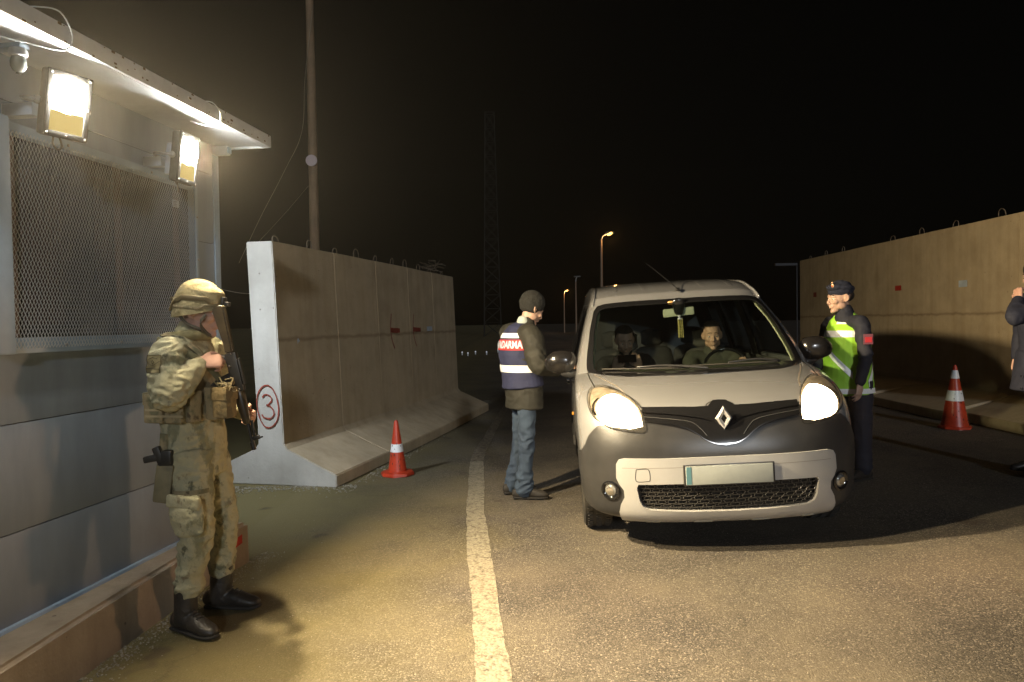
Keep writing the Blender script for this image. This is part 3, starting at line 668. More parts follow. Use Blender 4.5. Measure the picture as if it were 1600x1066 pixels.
wire('loose wire crossing behind the cabin corner to the left wall end', [(-3.4,8.2,1.95),(-3.0,8.1,1.87),(-2.6,7.6,1.86),(-2.38,7.2,1.9)], .0025)
wire('second loose wire rising to the utility pole', [(-4.9,17.7,4.9),(-5.3,17.0,4.1),(-5.9,16.2,3.1)], .004)
def tangle(label, c, n, r, z):
    bm = BM()
    for k in range(n):
        p = [(c[0]+random.uniform(-r,r), c[1]+random.uniform(-r,r)*1.6, z+random.uniform(0,r*.9)) for _ in range(4)]
        sweep(bm, p, [.0035]*4, 4, sub=5, cap=False)
    tag(obj('wire_tangle', bm, M_rebar, smooth=60), label, 'wire tangle')
tangle('tangle of stiff wire on top of the far end of the left wall', (-1.25,11.6), 9, .22, 2.31)
def lattice():
    root = empty('lattice_mast', 'faint lattice mast standing in the dark behind the left wall', 'mast', (-2.1,80,0))
    H_ = 24.5; bm = BM(); f = lambda z: .95-.45*z/H_
    for sx in (-1,1):
        for sy in (-1,1): cyl(bm, (sx*f(0),sy*f(0),0), (sx*f(H_),sy*f(H_),H_), .05, .04, 6)
    M_dkst = mat('weathered_steel',(.012,.011,.010),.9); obj('leg', bm, M_dkst, root)
    n = 16
    for sy in (-1,1):
        bm = BM()
        for k in range(n):
            a,b = H_*k/n, H_*(k+1)/n
            cyl(bm, (-f(a),sy*f(a),a), (f(b),sy*f(b),b), .025, .025, 5); cyl(bm, (f(a),sy*f(a),a), (-f(b),sy*f(b),b), .025, .025, 5); cyl(bm, (-f(b),sy*f(b),b), (f(b),sy*f(b),b), .025, .025, 5)
        obj('brace', bm, M_dkst, root)
lattice()
M_sod = mat_emit('sodium_lamp', (1,.48,.10), 5)
def street(label, loc, h, on, arm):
    root = empty('street_lamp', label, 'street lamp', loc, (0,0,0), 'street lamps far down the road')
    k = h/8
    bm = BM(); cyl(bm, (0,0,0), (0,0,h-.2), .09*k+.03, .055*k+.02, 10); obj('post', bm, mat('post_grey',(.25,.17,.11),.6), root, smooth=60)
    bm = BM(); sweep(bm, [(0,0,h-.2),(arm*.3,0,h+.05),(arm,0,h+.2)], [.045,.04,.035], 8); obj('arm', bm, M_steel, root, smooth=60)
    bm = BM(); box(bm, (arm*1.2,0,h+.23), (.55,.22,.12), None, .04); obj('lamp_head', bm, M_black, root, smooth=60)
    if on:
        bm = BM(); ell(bm, (arm*1.22,-.03,h+.17), (.20,.12,.085), Matrix.Rotation(-.5,3,'Y'), 14); obj('lamp', bm, M_sod, root)
        L = bpy.data.lights.new('sodium','POINT'); L.energy = 60; L.color = (1,.5,.15); L.shadow_soft_size = .1
        lo = bpy.data.objects.new('lamp_light', L); C.objects.link(lo); lo.parent = root; lo.location = (arm*1.22,-.1,h-.1)
street('lit orange street lamp, the higher and nearer of the two lit ones', (5.62,45,0), 6.75, True, .45)
street('lit orange street lamp, the lower and farther of the two lit ones', (6.55,90,0), 5.2, True, .3)
street('unlit slim street lamp post between the two lit ones', (5.35,60,0), 5.0, False, .1)
# small white delineators along the far left verge
M_mk = mat_emit('marker_glow', (.85,.9,1), .3)  # tips given a faint glow in place of light thrown back by reflectors
MKL = ['one in the middle','just right of the middle one','fourth from the left','second from the right','rightmost','second from the left','leftmost']
for k,(x,y) in enumerate([(-2.35,34),(-2.02,33),(-1.75,34.5),(-1.2,34),(-.7,36),(-3.1,35),(-4.2,37)]):
    mk = empty('marker_post', 'small white-tipped marker post beyond the left wall, '+MKL[k], 'marker post', (x,y,0), (0,0,0), 'marker posts beyond the left wall')
    bm = BM(); box2(bm, (-.03,-.03,0), (.03,.03,.12), .008); obj('post', bm, M_steel, mk)
    bm = BM(); ell(bm, (0,-.01,.14), (.035,.03,.03), seg=8); obj('tip', bm, M_mk, mk)
bm = BM(); box2(bm, (-1.1,-.1,3.95), (.0,.1,4.08), .02); o_ = empty('sign_gantry', 'small dim grey sign arm on a post beyond the right wall', 'sign', (14.2,36,.168)); M_dk2 = mat('dim_steel',(.05,.05,.055),.7); obj('arm', bm, M_dk2, o_)
bm = BM(); cyl(bm, (0,0,0),(0,0,4.1),.03); obj('post', bm, M_dk2, o_)

# ================================================================ thin night haze in the air
bm = BM(); box2(bm, (-62,-8,-1.0), (62,125,27)); hz = obj('haze', bm, []) if False else None
if hz is None:
    me = bpy.data.meshes.new('haze'); bm.to_mesh(me); bm.free(); hz = bpy.data.objects.new('haze', me); C.objects.link(hz)
hz['kind'] = 'stuff'
hm = bpy.data.materials.new('night_haze'); hm.use_nodes = True; t_ = hm.node_tree; t_.nodes.clear()
o__ = t_.nodes.new('ShaderNodeOutputMaterial'); pv = t_.nodes.new('ShaderNodeVolumePrincipled')
pv.inputs['Color'].default_value = (.9,.88,.84,1); pv.inputs['Density'].default_value = .00042; pv.inputs['Anisotropy'].default_value = .82
t_.links.new(pv.outputs[0], o__.inputs['Volume']); me.materials.append(hm)
# ---- van hull surface (pure python) ----
VK = [ # Py Pz By Bz k
 (.10,.215,.47,.245,2.6),(.02,.27,.46,.31,2.7),(.00,.45,.46,.46,2.7),(.00,.62,.46,.62,2.7),(.03,.75,.50,.76,2.7),
 (.09,.88,.56,.86,2.7),(.20,.955,.68,.93,2.8),(.42,1.03,.80,.98,3.0),(.62,1.08,.95,1.02,3.0),(.80,1.115,1.14,1.06,2.8),
 (.84,1.135,1.18,1.09,2.7),(1.18,1.40,1.48,1.36,2.9),(1.54,1.63,1.80,1.56,3.2),(1.68,1.705,1.90,1.62,3.5),(2.05,1.785,2.15,1.69,3.8),
 (2.9,1.83,2.9,1.71,4),(3.8,1.81,3.8,1.69,4),(4.10,1.72,4.02,1.62,4),(4.18,1.2,4.08,1.15,4),(4.2,.6,4.08,.6,4),(4.15,.25,4.05,.27,4)]
SK = [(.20,.85),(.30,.875),(.5,.90),(.8,.905),(.95,.895),(1.06,.875),(1.2,.845),(1.4,.785),(1.56,.73),(1.61,.71),(1.66,.69),(1.8,.66)]
def vs_side(y,z):
    for i in range(len(SK)-1):
        if z<=SK[i+1][0] or i==len(SK)-2:
            a,b=SK[i],SK[i+1]; w=a[1]+(b[1]-a[1])*(max(z,a[0])-a[0])/(b[0]-a[0]); break
    t=max(0.0,(1.0-y))
    if y>3.3: w-=.03*((y-3.3)/.8)**2
    return w-.05*t*t
def vs_cr(v,t):
    n=len(v)-1; t=min(max(t,0.0),n-1e-6); i=int(t); f=t-i
    p1,p2=v[i],v[i+1]; p0=v[i-1] if i>0 else 2*p1-p2; p3=v[i+2] if i+2<=n else 2*p2-p1
    m1=(p2-p0)/2; m2=(p3-p1)/2
    # limit tangents
    d=p2-p1
    if abs(m1)>3*abs(d): m1=3*abs(d)*(1 if m1>0 else -1)
    if abs(m2)>3*abs(d): m2=3*abs(d)*(1 if m2>0 else -1)
    f2=f*f; f3=f2*f
    return (2*f3-3*f2+1)*p1+(f3-2*f2+f)*m1+(-2*f3+3*f2)*p2+(f3-f2)*m2
VC=[[k[j] for k in VK] for j in range(5)]
import math
def vs_pt(t,u):
    py,pz,by,bz,k=[vs_cr(c,t) for c in VC]
    s=1 if u>=0 else -1; a=min(abs(u),1.0)
    ph=math.pi/2*(1-(1-a)**1.6) if a<1 else math.pi/2
    sx=math.sin(ph); q=1-max(0.0,1-sx**k)**(1/k)
    w=vs_side(by,bz)
    return (s*w*sx, py+(by-py)*q, pz+(bz-pz)*q)
# ================================================================ van
VX, VY, VYAW, VRO = 1.33, 4.40, -.066, .045
van = empty('parked_van', 'beige silver passenger van with burning headlights and dark front bumper', 'van', (VX,VY,g(VX)+.006))
van.rotation_mode = 'XYZ'; van.rotation_euler = (0,-VRO,VYAW)
M_paint = mat('champagne_paint', (.37,.37,.38), .26, .5, col2=(.355,.355,.365), scale=1.5, detail=3, coat=1)
M_bump = mat('bumper_plastic', (.026,.026,.027), .32, 0, col2=(.037,.036,.036), scale=5, detail=8, bump=.06, bscale=220, spec=.55, rvar=.08)
M_gblack = mat('gloss_black', (.010,.010,.011), .12, 0, spec=.7, coat=.6)
M_chrome = mat('chrome', (.72,.72,.74), .10, 1)
M_insert = mat('insert_silver', (.47,.465,.46), .38, .3, col2=(.43,.425,.42), scale=6, detail=7)
M_rub = mat('rubber', (.022,.021,.020), .8, 0, col2=(.04,.036,.03), scale=12, bump=.25, bscale=90)
M_int = mat('interior_grey', (.060,.058,.055), .8, 0, col2=(.085,.08,.075), scale=10)
M_trimb = mat('interior_beige', (.50,.50,.36), .75)
M_wind = mat_glass('windscreen_glass', (.55,.60,.56)); M_sidew = mat_glass('side_glass', (.55,.60,.60))
M_seam = mat('shut_line', (.012,.011,.010), .8)
def F3(u,t,off=0.0):
    p = Vector(vs_pt(t,u))
    if off:
        e = 1e-3; uu = max(-.985,min(.985,u)); tt = max(.01,t)
        a = Vector(vs_pt(tt,uu+e))-Vector(vs_pt(tt,uu-e)); b = Vector(vs_pt(tt+.01,uu))-Vector(vs_pt(tt-.01,uu))
        n = a.cross(b)
        if n.length > 1e-12: n.normalize(); p = p+n*off
    return p
def S3(y,z,side,off=0.0): return Vector((side*(vs_side(y,z)+off), y, z))
def dens(P, st):
    out = []
    for i in range(len(P)):
        a,b = P[i],P[(i+1)%len(P)]; n = max(1,int(math.hypot(b[0]-a[0],b[1]-a[1])/st))
        out += [(a[0]+(b[0]-a[0])*k/n, a[1]+(b[1]-a[1])*k/n) for k in range(n)]
    return out
def inp(p, P):
    c = False; j = len(P)-1
    for i in range(len(P)):
        if (P[i][1]>p[1]) != (P[j][1]>p[1]) and p[0] < (P[j][0]-P[i][0])*(p[1]-P[i][1])/(P[j][1]-P[i][1])+P[i][0]: c = not c
        j = i
    return c
def sm(P, n=3):      # smooth closed outline
    Q = P+P[:1]; out = []
    L_ = len(P)
    for i in range(L_):
        p0,p1,p2,p3 = P[i-1],P[i],P[(i+1)%L_],P[(i+2)%L_]
        for k in range(n):
            t = k/n; out.append(tuple(.5*((2*b)+(-a+c)*t+(2*a-5*b+4*c-d)*t*t+(-a+3*b-3*c+d)*t**3) for a,b,c,d in zip(p0,p1,p2,p3)))
    return out
def cdt(outline, holes, f3, gs, sc, thick=0, fb=None, st=None):
    """fill an outline given in a 2-D parameter plane, map it with f3, give it a skirt"""
    st = st or gs
    O = dens([(a*sc[0],b*sc[1]) for a,b in outline], st); H_ = [dens([(a*sc[0],b*sc[1]) for a,b in h], st) for h in holes]
    pts = list(O); E_ = [(i,(i+1)%len(O)) for i in range(len(O))]
    for h in H_:
        k = len(pts); pts += h; E_ += [(k+i,k+(i+1)%len(h)) for i in range(len(h))]
    bnd = list(pts)
    cell = {}
    for p in bnd: cell.setdefault((int(p[0]//gs),int(p[1]//gs)),[]).append(p)
    x0,x1 = min(p[0] for p in O),max(p[0] for p in O); y0,y1 = min(p[1] for p in O),max(p[1] for p in O)
    y = y0+gs*.5
    while y < y1:
        x = x0+gs*.5
        while x < x1:
            p = (x,y)
            if inp(p,O) and not any(inp(p,h) for h in H_):
                cx,cy = int(x//gs),int(y//gs)
                if not any(math.hypot(q[0]-x,q[1]-y) < gs*.45 for i in (-1,0,1) for j in (-1,0,1) for q in cell.get((cx+i,cy+j),())): pts.append(p)
            x += gs
        y += gs
    V,_,Fc,*_r = delaunay_2d_cdt([Vector(p) for p in pts], E_, [], 0, 1e-7)
    bm = BM(); vv = [bm.verts.new(f3(v[0]/sc[0], v[1]/sc[1])) for v in V]
    for f in Fc:
        c = (sum(V[i][0] for i in f)/3, sum(V[i][1] for i in f)/3)
        if inp(c,O) and not any(inp(c,h) for h in H_):
            try: bm.faces.new([vv[i] for i in f])
            except ValueError: pass
    if thick and fb:
        be = [e for e in bm.edges if len(e.link_faces)==1]; mp = {}
        idx = {v:i for i,v in enumerate(vv)}
        for e in be:
            q = []
            for v in e.verts:
                if v not in mp: i = idx[v]; mp[v] = bm.verts.new(fb(V[i][0]/sc[0], V[i][1]/sc[1]))
            a,b = e.verts
            bm.faces.new((a,b,mp[b],mp[a]))
    bmesh.ops.delete(bm, geom=[v for v in bm.verts if not v.link_faces], context='VERTS')
    fixn(bm)
    return bm
USC = (2.0,.16)
def pf(name, outline, off, m, parent=None, holes=(), gs=.03, thick=.01, smooth=50, st=.02, both=False, bulge=0):
    o = None
    for s in ((1,-1) if both else (1,)):
        ol = [(s*a,b) for a,b in outline]; hh = [[(s*a,b) for a,b in h] for h in holes]
        bm = cdt(ol, hh, lambda a,b: F3(a,b,off), gs, USC, thick, (lambda a,b: F3(a,b,off-thick)), st)
        # outward orientation check
        o = obj(name, bm, m, parent or van, smooth=smooth)
    return o
def mir(P): return P+[(-a,b) for a,b in P[::-1] if abs(a) > 1e-6]
WOUT = mir([(0,8.02),(-.15,8.04),(-.30,8.15),(-.44,8.8),(-.52,9.5),(-.56,10.25),(-.585,11.1),(-.57,11.75),(-.52,11.95),(-.43,12.0),(-.2,11.98),(0,11.97)])
WIN_ = mir([(0,8.45),(-.2,8.55),(-.36,9.15),(-.44,9.7),(-.485,10.2),(-.515,10.95),(-.51,11.55),(-.48,11.74),(-.42,11.80),(-.2,11.79),(0,11.78)])
WMID = mir([(0,8.15),(-.28,8.3),(-.42,8.95),(-.5,9.7),(-.54,10.3),(-.56,11.1),(-.55,11.7),(-.5,11.88),(-.3,11.93),(0,11.92)])
BUMP = mir([(0,.1),(-.39,.1),(-.485,.32),(-.62,.75),(-1,1.35),(-1,3.0),(-.70,3.15),(-.625,3.45),(-.57,3.9),(-.51,4.25),(-.46,4.5),(-.40,4.42),(-.30,4.3),(-.25,4.4),(-.25,5.2),(-.1,5.12),(0,5.1)])
BUMPI = mir([(0,-.1),(-.385,-.1),(-.62,-.1),(-1.1,-.1),(-1.1,2.8),(-.70,3.0),(-.61,3.3),(-.55,3.75),(-.50,4.05),(-.45,4.3),(-.24,4.2),(-.23,4.95),(0,4.9)])
# hull
us = sorted({round(s*k/44,5) for k in range(45) for s in (-1,1)}); ts = [k*.125 for k in range(161)]
bm = BM(); gv = {}
for j,t in enumerate(ts):
    for i,u in enumerate(us): gv[i,j] = bm.verts.new(vs_pt(t,u))
for j in range(len(ts)-1):
    for i in range(len(us)-1):
        c = ((us[i]+us[i+1])/2,(ts[j]+ts[j+1])/2)
        if inp(c,WMID) or inp(c,BUMPI): continue
        if c[1] < 1.3 : continue
        bm.faces.new((gv[i,j],gv[i+1,j],gv[i+1,j+1],gv[i,j+1]))
bmesh.ops.delete(bm, geom=[v for v in bm.verts if not v.link_faces], context='VERTS')
body = obj('body_shell', bm, M_paint, van, smooth=60)
# sides with window and wheel openings
ARC = .375
def arch(cy): return [(cy-ARC*math.cos(a), .315+ARC*math.sin(a)) for a in [math.pi+.2-(math.pi+.4)*k/20 for k in range(21)]]
side_out = []
for k in range(0,161,2):
    q = [vs_cr(c, k*.125) for c in VC[2:4]]; side_out.append((q[0],q[1]))
side_out += [(4.05,.27),(3.57+ARC,.25)]+[(3.57+ARC*math.cos(a), .315+ARC*math.sin(a)) for a in [-.12+(math.pi+.24)*k/20 for k in range(21)]]+[(3.57-ARC,.22)]
side_out += [(.80+ARC,.22)]+[(.80+ARC*math.cos(a), .315+ARC*math.sin(a)) for a in [-.12+(math.pi+.24)*k/20 for k in range(21)]]
W1 = [(1.50,1.10),(2.38,1.10),(2.38,1.575),(2.1,1.58),(1.92,1.555),(1.70,1.42)]
W1 = [(1.36,1.115),(2.36,1.115),(2.36,1.60),(2.02,1.585),(1.84,1.52),(1.55,1.30)]
W2 = [(2.46,1.115),(3.26,1.115),(3.26,1.62),(2.46,1.60)]
W3 = [(3.36,1.12),(3.86,1.14),(3.84,1.58),(3.36,1.61)]
for s in (-1,1):
    bm = cdt(side_out, [W1,W2,W3], lambda a,b: S3(a,b,s), .07, (1,1), 0, None, .05)
    bmesh.ops.recalc_face_normals(bm, faces=bm.faces[:])
    for f in bm.faces:
        c = f.calc_center_median()
        if c.y < .56 and c.z < .56: f.material_index = 1
        if c.z < .30: f.material_index = 1
    obj('side_panel', bm, [M_paint,M_bump], van, smooth=60)
    for W_ in (W1,W2,W3):
        bm = cdt([(a,b) for a,b in W_], [], lambda a,b: S3(a,b,s,-.012), .09, (1,1), 0, None, .06)
        wd = obj('side_window', bm, M_sidew, van, smooth=60)
        cx = sum(a for a,b in W_)/len(W_); cy = sum(b for a,b in W_)/len(W_)
        inn = [(a+(cx-a)*.055, b+(cy-b)*.08) for a,b in W_]
        bm = cdt([(a+(a-cx)*.012,b+(b-cy)*.02) for a,b in W_], [inn], lambda a,b: S3(a,b,s,.003), .05, (1,1), .012, (lambda a,b: S3(a,b,s,-.015)), .05)
        obj('seal', bm, M_gblack, wd, smooth=40)
    # shut lines, handles, rub strip
    bm = BM()
    for P in ([(1.30,1.05),(1.22,.85),(1.22,.5),(1.30,.27)],[(2.41,1.62),(2.41,.28)],[(3.31,1.63),(3.31,.62)],[(1.30,1.09),(1.55,1.34),(1.86,1.58),(2.2,1.63),(3.3,1.645)]):
        Q = crm(P,8); prev = None
        for i,(a,b) in enumerate(Q):
            ta = (Q[min(i+1,len(Q)-1)][0]-Q[max(i-1,0)][0], Q[min(i+1,len(Q)-1)][1]-Q[max(i-1,0)][1]); l = math.hypot(*ta) or 1
            nx,nz = -ta[1]/l*.003, ta[0]/l*.003
            q = (bm.verts.new(S3(a+nx,b+nz,s,.0012)), bm.verts.new(S3(a-nx,b-nz,s,.0012)))
            if prev: bm.faces.new((prev[0],q[0],q[1],prev[1]))
            prev = q
    obj('shut_line', bm, M_seam, van)
    bm = cdt([(1.33,.50),(2.38,.52),(2.38,.60),(1.33,.58)], [], lambda a,b: S3(a,b,s,.014), .06, (1,1), .014, (lambda a,b: S3(a,b,s,.0)), .05); obj('rub_strip', bm, M_bump, van, smooth=40)
    for y_ in (2.22,2.56):
        bm = BM(); p = S3(y_,.93,s,.02); sweep(bm, [p+Vector((0,-.09,0)),p+Vector((s*.012,0,0)),p+Vector((0,.09,0))], [.012,.014,.012], 8); obj('door_handle', bm, M_paint, van, smooth=60)
    bm = BM(); ell(bm, S3(1.12,.78,s,.003), (.008,.035,.014), seg=12); obj('side_repeater', bm, mat('amber',(.5,.22,.03),.3), van)
    # roof gutter
    bm = BM(); sweep(bm, [F3(s*.60,tt,.006) for tt in (12.0,12.6,13.2,14,15,16,16.8)], [.010]*7, 8); obj('roof_rail', bm, M_paint, van, smooth=60)
# bumper and front trim
INI0 = mir([(0,2.04),(-.12,2.03),(-.28,2.01),(-.288,1.9),(-.282,1.5),(-.27,1.32),(-.245,1.22),(-.12,1.17),(0,1.15)])
pf('front_bumper', BUMP, .010, M_bump, holes=[INI0], thick=.03, gs=.03)
bm = BM()
for s in (-1,1):
    box2(bm, (s*.40,.5,.16), (s*.05,4.0,.22))
box2(bm, (-.55,.30,.20), (.55,4.05,.23)); 
under = obj('underbody', bm, M_seam, van)
bm = BM()
for cy in (.80,3.57):
    for s in (-1,1):
        n = 20; ra = ARC+.005
        A = [bm.verts.new((s*.86,cy+ra*math.cos(math.pi*k/n),.25+ra*math.sin(math.pi*k/n)+.06)) for k in range(n+1)]; B = [bm.verts.new((s*.52,cy+ra*math.cos(math.pi*k/n),.31+ra*math.sin(math.pi*k/n))) for k in range(n+1)]
        for k in range(n): bm.faces.new((A[k],A[k+1],B[k+1],B[k]))
        bm.faces.new(B)
obj('wheel_well', bm, M_seam, van)
# silver insert with the lower grille opening
INO = mir([(0,2.98),(-.20,2.97),(-.34,2.98),(-.365,2.93),(-.378,2.75),(-.382,2.25),(-.37,2.02),(-.352,1.83),(-.352,1.6),(-.375,1.35),(-.388,1.05),(-.385,.30),(-.375,.10),(-.17,.08),(0,.12)])
INI = mir([(0,2.06),(-.12,2.05),(-.285,2.03),(-.293,1.9),(-.287,1.5),(-.275,1.30),(-.25,1.2),(-.12,1.15),(0,1.13)])
ins = pf('bumper_insert', INO, .030, M_insert, holes=[INI], thick=.025, gs=.02, st=.012)
bm = cdt(INI, [], lambda a,b: F3(a,b,-.03), .03, USC, 0, None, .02); lg = obj('lower_grille', bm, M_seam, van, smooth=40)
bm = BM()      # honeycomb bars
for r_ in range(7):
    tt = 1.18+r_*.125
    for k in range(-8,9):
        uc = (k+.5*(r_%2))*.034
        if abs(uc) > .275: continue
        c = [F3(uc+du,tt+dt,.004) for du,dt in ((-.014,0),(-.010,.055),(.010,.055),(.014,0),(.010,-.055),(-.010,-.055))]
        for i in range(6): cyl(bm, c[i], c[(i+1)%6], .0032, .0032, 5)
obj('honeycomb', bm, mat('grille_bar',(.035,.033,.03),.4,spec=.6), lg)
M_lip = mat('lip_silver',(.40,.375,.30),.5,.2)
for k in range(7):      # relief strips along the bottom lip
    u0 = -.27+k*.085
    if k%2: continue
    for (a,b) in ((u0,u0+.055),):
        P = [(a,.16),(b,.16),(b,.50),(a,.50)]
        q = cdt(P, [], lambda x,y: F3(x,y,.034), .02, USC, .006, (lambda x,y: F3(x,y,.028)), .02); obj('lip_relief', q, M_lip, ins, smooth=40)
bm = BM(); P = [(-.29,2.55),(-.237,2.6),(-.237,2.15),(-.29,2.13)]; Q = [F3(a,b,.0318) for a,b in sm(dens(P,.02),1)]
def uvrib(name, pts, wd, off, m, parent=None, closed=False, sub=5):
    Q = crm(pts+(pts[:1] if closed else []), sub); bm = BM(); prev = None
    P = [F3(a,b,off) for a,b in Q]
    for i,p in enumerate(P):
        t = (P[min(i+1,len(P)-1)]-P[max(i-1,0)]).normalized(); a,b = Q[i]; n = (F3(a,b,.01)-F3(a,b,0)); 
        n = n.normalized() if n.length > 1e-9 else Vector((0,-1,0)); s = n.cross(t).normalized()
        q = (bm.verts.new(p+s*wd/2), bm.verts.new(p-s*wd/2))
        if prev: bm.faces.new((prev[0],q[0],q[1],prev[1]))
        prev = q
    return obj(name, bm, m, parent or van)
bm.free()
uvrib('tow_cover_line', [(-.288,2.57),(-.25,2.6),(-.238,2.5),(-.238,2.2),(-.25,2.15),(-.288,2.14),(-.293,2.3)], .004, .0312, M_seam, ins, True, 4)
uvrib('crease', [(-.35,2.62),(-.2,2.62),(0,2.63),(.2,2.62),(.35,2.62)], .003, .0312, mat('crease',(.25,.23,.2),.6), ins)
# number plate: blank pale plate
bm = BM(); z_ = F3(0,2.38).z
box(bm, (0,-.045,z_-.005), (.52,.012,.115), None, .004); pl_ = obj('number_plate', bm, mat('plate',(.34,.36,.34),.5,col2=(.28,.30,.29),scale=5), van, smooth=40)
bm = BM(); box(bm, (-.242,-.0515,z_-.005), (.03,.002,.105)); obj('plate_band', bm, mat('plate_teal',(.10,.22,.25),.5), pl_)
bm = BM(); box(bm, (0,-.038,z_-.005), (.545,.014,.13), None, .005); obj('plate_holder', bm, M_bump, pl_, smooth=40)
# upper grille, chrome lines, emblem
GR = mir([(0,5.62),(-.018,5.60),(-.036,5.22),(-.08,5.22),(-.14,5.28),(-.243,5.34),(-.241,4.9),(-.236,4.6),(-.15,4.38),(-.105,4.2),(-.075,3.95),(-.05,3.65),(-.025,3.47),(0,3.43)])
gr = pf('upper_grille', GR, .020, M_gblack, thick=.02, gs=.02, st=.012)
for s in (-1,1):
    uvrib('chrome_line', [(s*.245,4.98),(s*.16,4.86),(s*.10,4.74),(s*.06,4.62),(s*.035,4.5)], .006, .0225, M_chrome, gr)
    uvrib('chrome_line', [(s*.24,4.60),(s*.15,4.43),(s*.11,4.28),(s*.082,4.05),(s*.055,3.72),(s*.03,3.53),(0,3.48)], .005, .0225, mat('dark_chrome',(.35,.33,.31),.2,1), gr)
    uvrib('groove', [(s*.245,4.80),(s*.15,4.66),(s*.09,4.5),(s*.065,4.2),(s*.05,3.9)], .004, .0222, mat('groove',(.06,.06,.06),.3), gr)
em = empty('emblem', None, None); em.parent = van
bm = BM(); ec = F3(0,4.55,.045); 
def dia(w_,h_,y): return [(0,y,h_),(w_,y,0),(0,y,-h_),(-w_,y,0)]
o1 = [bm.verts.new(ec+Vector(p)) for p in dia(.052,.078,.012)]; o2 = [bm.verts.new(ec+Vector(p)) for p in dia(.038,.058,-.010)]; o3 = [bm.verts.new(ec+Vector(p)) for p in dia(.019,.030,-.004)]; o4 = [bm.verts.new(ec+Vector(p)) for p in dia(.017,.027,.012)]
for A,B in ((o1,o2),(o2,o3),(o3,o4)):
    for k in range(4): bm.faces.new((A[k],A[(k+1)%4],B[(k+1)%4],B[k]))
fixn(bm); obj('diamond', bm, mat('satin_badge', (.62,.62,.64), .28, .55), em)
# headlights
HL = [(-.495,7.0),(-.44,7.08),(-.39,6.95),(-.345,6.68),(-.295,6.2),(-.267,5.7),(-.25,5.0),(-.242,4.5),(-.245,4.22),(-.27,4.16),(-.33,4.22),(-.40,4.35),(-.455,4.6),(-.495,4.8),(-.53,5.22),(-.547,5.9),(-.532,6.6)]
GL = [(-.42,6.3),(-.355,6.45),(-.305,6.1),(-.275,5.6),(-.258,4.95),(-.250,4.45),(-.256,4.24),(-.33,4.28),(-.40,4.44),(-.452,4.68),(-.482,5.22),(-.468,5.85)]
M_refl = mat('headlight_bowl', (.46,.40,.33), .35, .2, col2=(.26,.22,.17), scale=25)
M_hl = mat_emit('headlight_on', (1,.78,.50), 26)
M_lens = mat_glass('headlight_lens', (.95,.93,.88))
for s in (-1,1):
    P = [(-s*a,b) for a,b in HL]
    h = pf('headlight', sm(P,3), .004, M_refl, thick=.02, gs=.02, st=.014)
    bm = cdt(sm([(-s*a,b) for a,b in GL],3), [], lambda a,b: F3(a,b,.008), .02, USC, 0, None, .014); obj('burning_lamp', bm, M_hl, h)
    bm = cdt(sm(P,3), [], lambda a,b: F3(a,b,.020), .025, USC, .014, (lambda a,b: F3(a,b,.005)), .016); obj('lens', bm, M_lens, h, smooth=60)
    uvrib('rim_line', sm(P,2), .007, .0215, M_seam, h, True, 2)
    uvrib('inner_line', [(-s*a,b) for a,b in ((-.46,6.2),(-.50,5.8),(-.51,5.3),(-.49,4.95))], .012, .010, M_chrome, h)
    L = bpy.data.lights.new('headlight_beam','SPOT'); L.energy = 26; L.color = (1,.53,.26); L.spot_size = R(158); L.spot_blend = .7; L.shadow_soft_size = .06
    lo = bpy.data.objects.new('lamp_light', L); C.objects.link(lo); lo.parent = h; p = F3(s*.36,5.0,.05); lo.location = p
    lo.rotation_euler = Vector((s*.62,-1,-.04)).to_track_quat('-Z','Y').to_euler()
    # fog lamp
    c = F3(s*.43,1.76,.012); n = (F3(s*.43,1.76,.02)-F3(s*.43,1.76,0)).normalized()
    Tm = n.to_track_quat('Z','Y').to_matrix().to_4x4(); Tm.translation = c
    bm = BM(); lathe(bm, [(.060,-.01),(.064,.006),(.054,.010),(.043,-.004),(.036,-.006)], seg=28); bm.transform(Tm); fg = obj('fog_lamp', bm, M_gblack, van, smooth=50)
    bm = BM(); ell(bm, (0,0,-.001), (.038,.038,.012), seg=20); bm.transform(Tm); obj('lens', bm, mat('fog_glass',(.55,.55,.53),.12,.7,coat=1), fg)
    bm = BM(); lathe(bm, [(.020,.010),(.024,.013),(.020,.0125)], seg=20); bm.transform(Tm); obj('bulb_ring', bm, M_chrome, fg, smooth=50)
# hood lines and cowl
for s in (-1,1):
    uvrib('shut_line', [(s*.475,7.02),(s*.50,7.8),(s*.525,8.6),(s*.54,9.3)], .009, .0012, M_seam)
    uvrib('hood_crease', [(s*.30,6.4),(s*.33,7.0),(s*.40,7.9),(s*.47,8.7)], .010, .0012, mat('crease_paint',(.47,.41,.345),.3,.55))
uvrib('shut_line', [(-.25,5.42),(-.14,5.34),(-.05,5.28),(-.035,5.5),(-.02,5.68),(0,5.70),(.02,5.68),(.035,5.5),(.05,5.28),(.14,5.34),(.25,5.42)], .009, .0012, M_seam, sub=3)
pf('cowl', mir([(0,7.82),(-.275,8.02),(-.40,8.5),(-.535,9.25),(-.50,9.95),(-.46,9.5),(-.36,8.9),(-.2,8.35),(0,8.25)]), .006, M_gblack, thick=.006, gs=.03)
ws = cdt(WOUT, [], lambda a,b: F3(a,b,-.002), .04, USC, 0, None, .03); ws = obj('windscreen', ws, M_wind, van, smooth=90)
bm = cdt(WOUT, [WIN_], lambda a,b: F3(a,b,.003), .03, USC, .008, (lambda a,b: F3(a,b,-.004)), .02); obj('black_border', bm, M_gblack, ws, smooth=60)
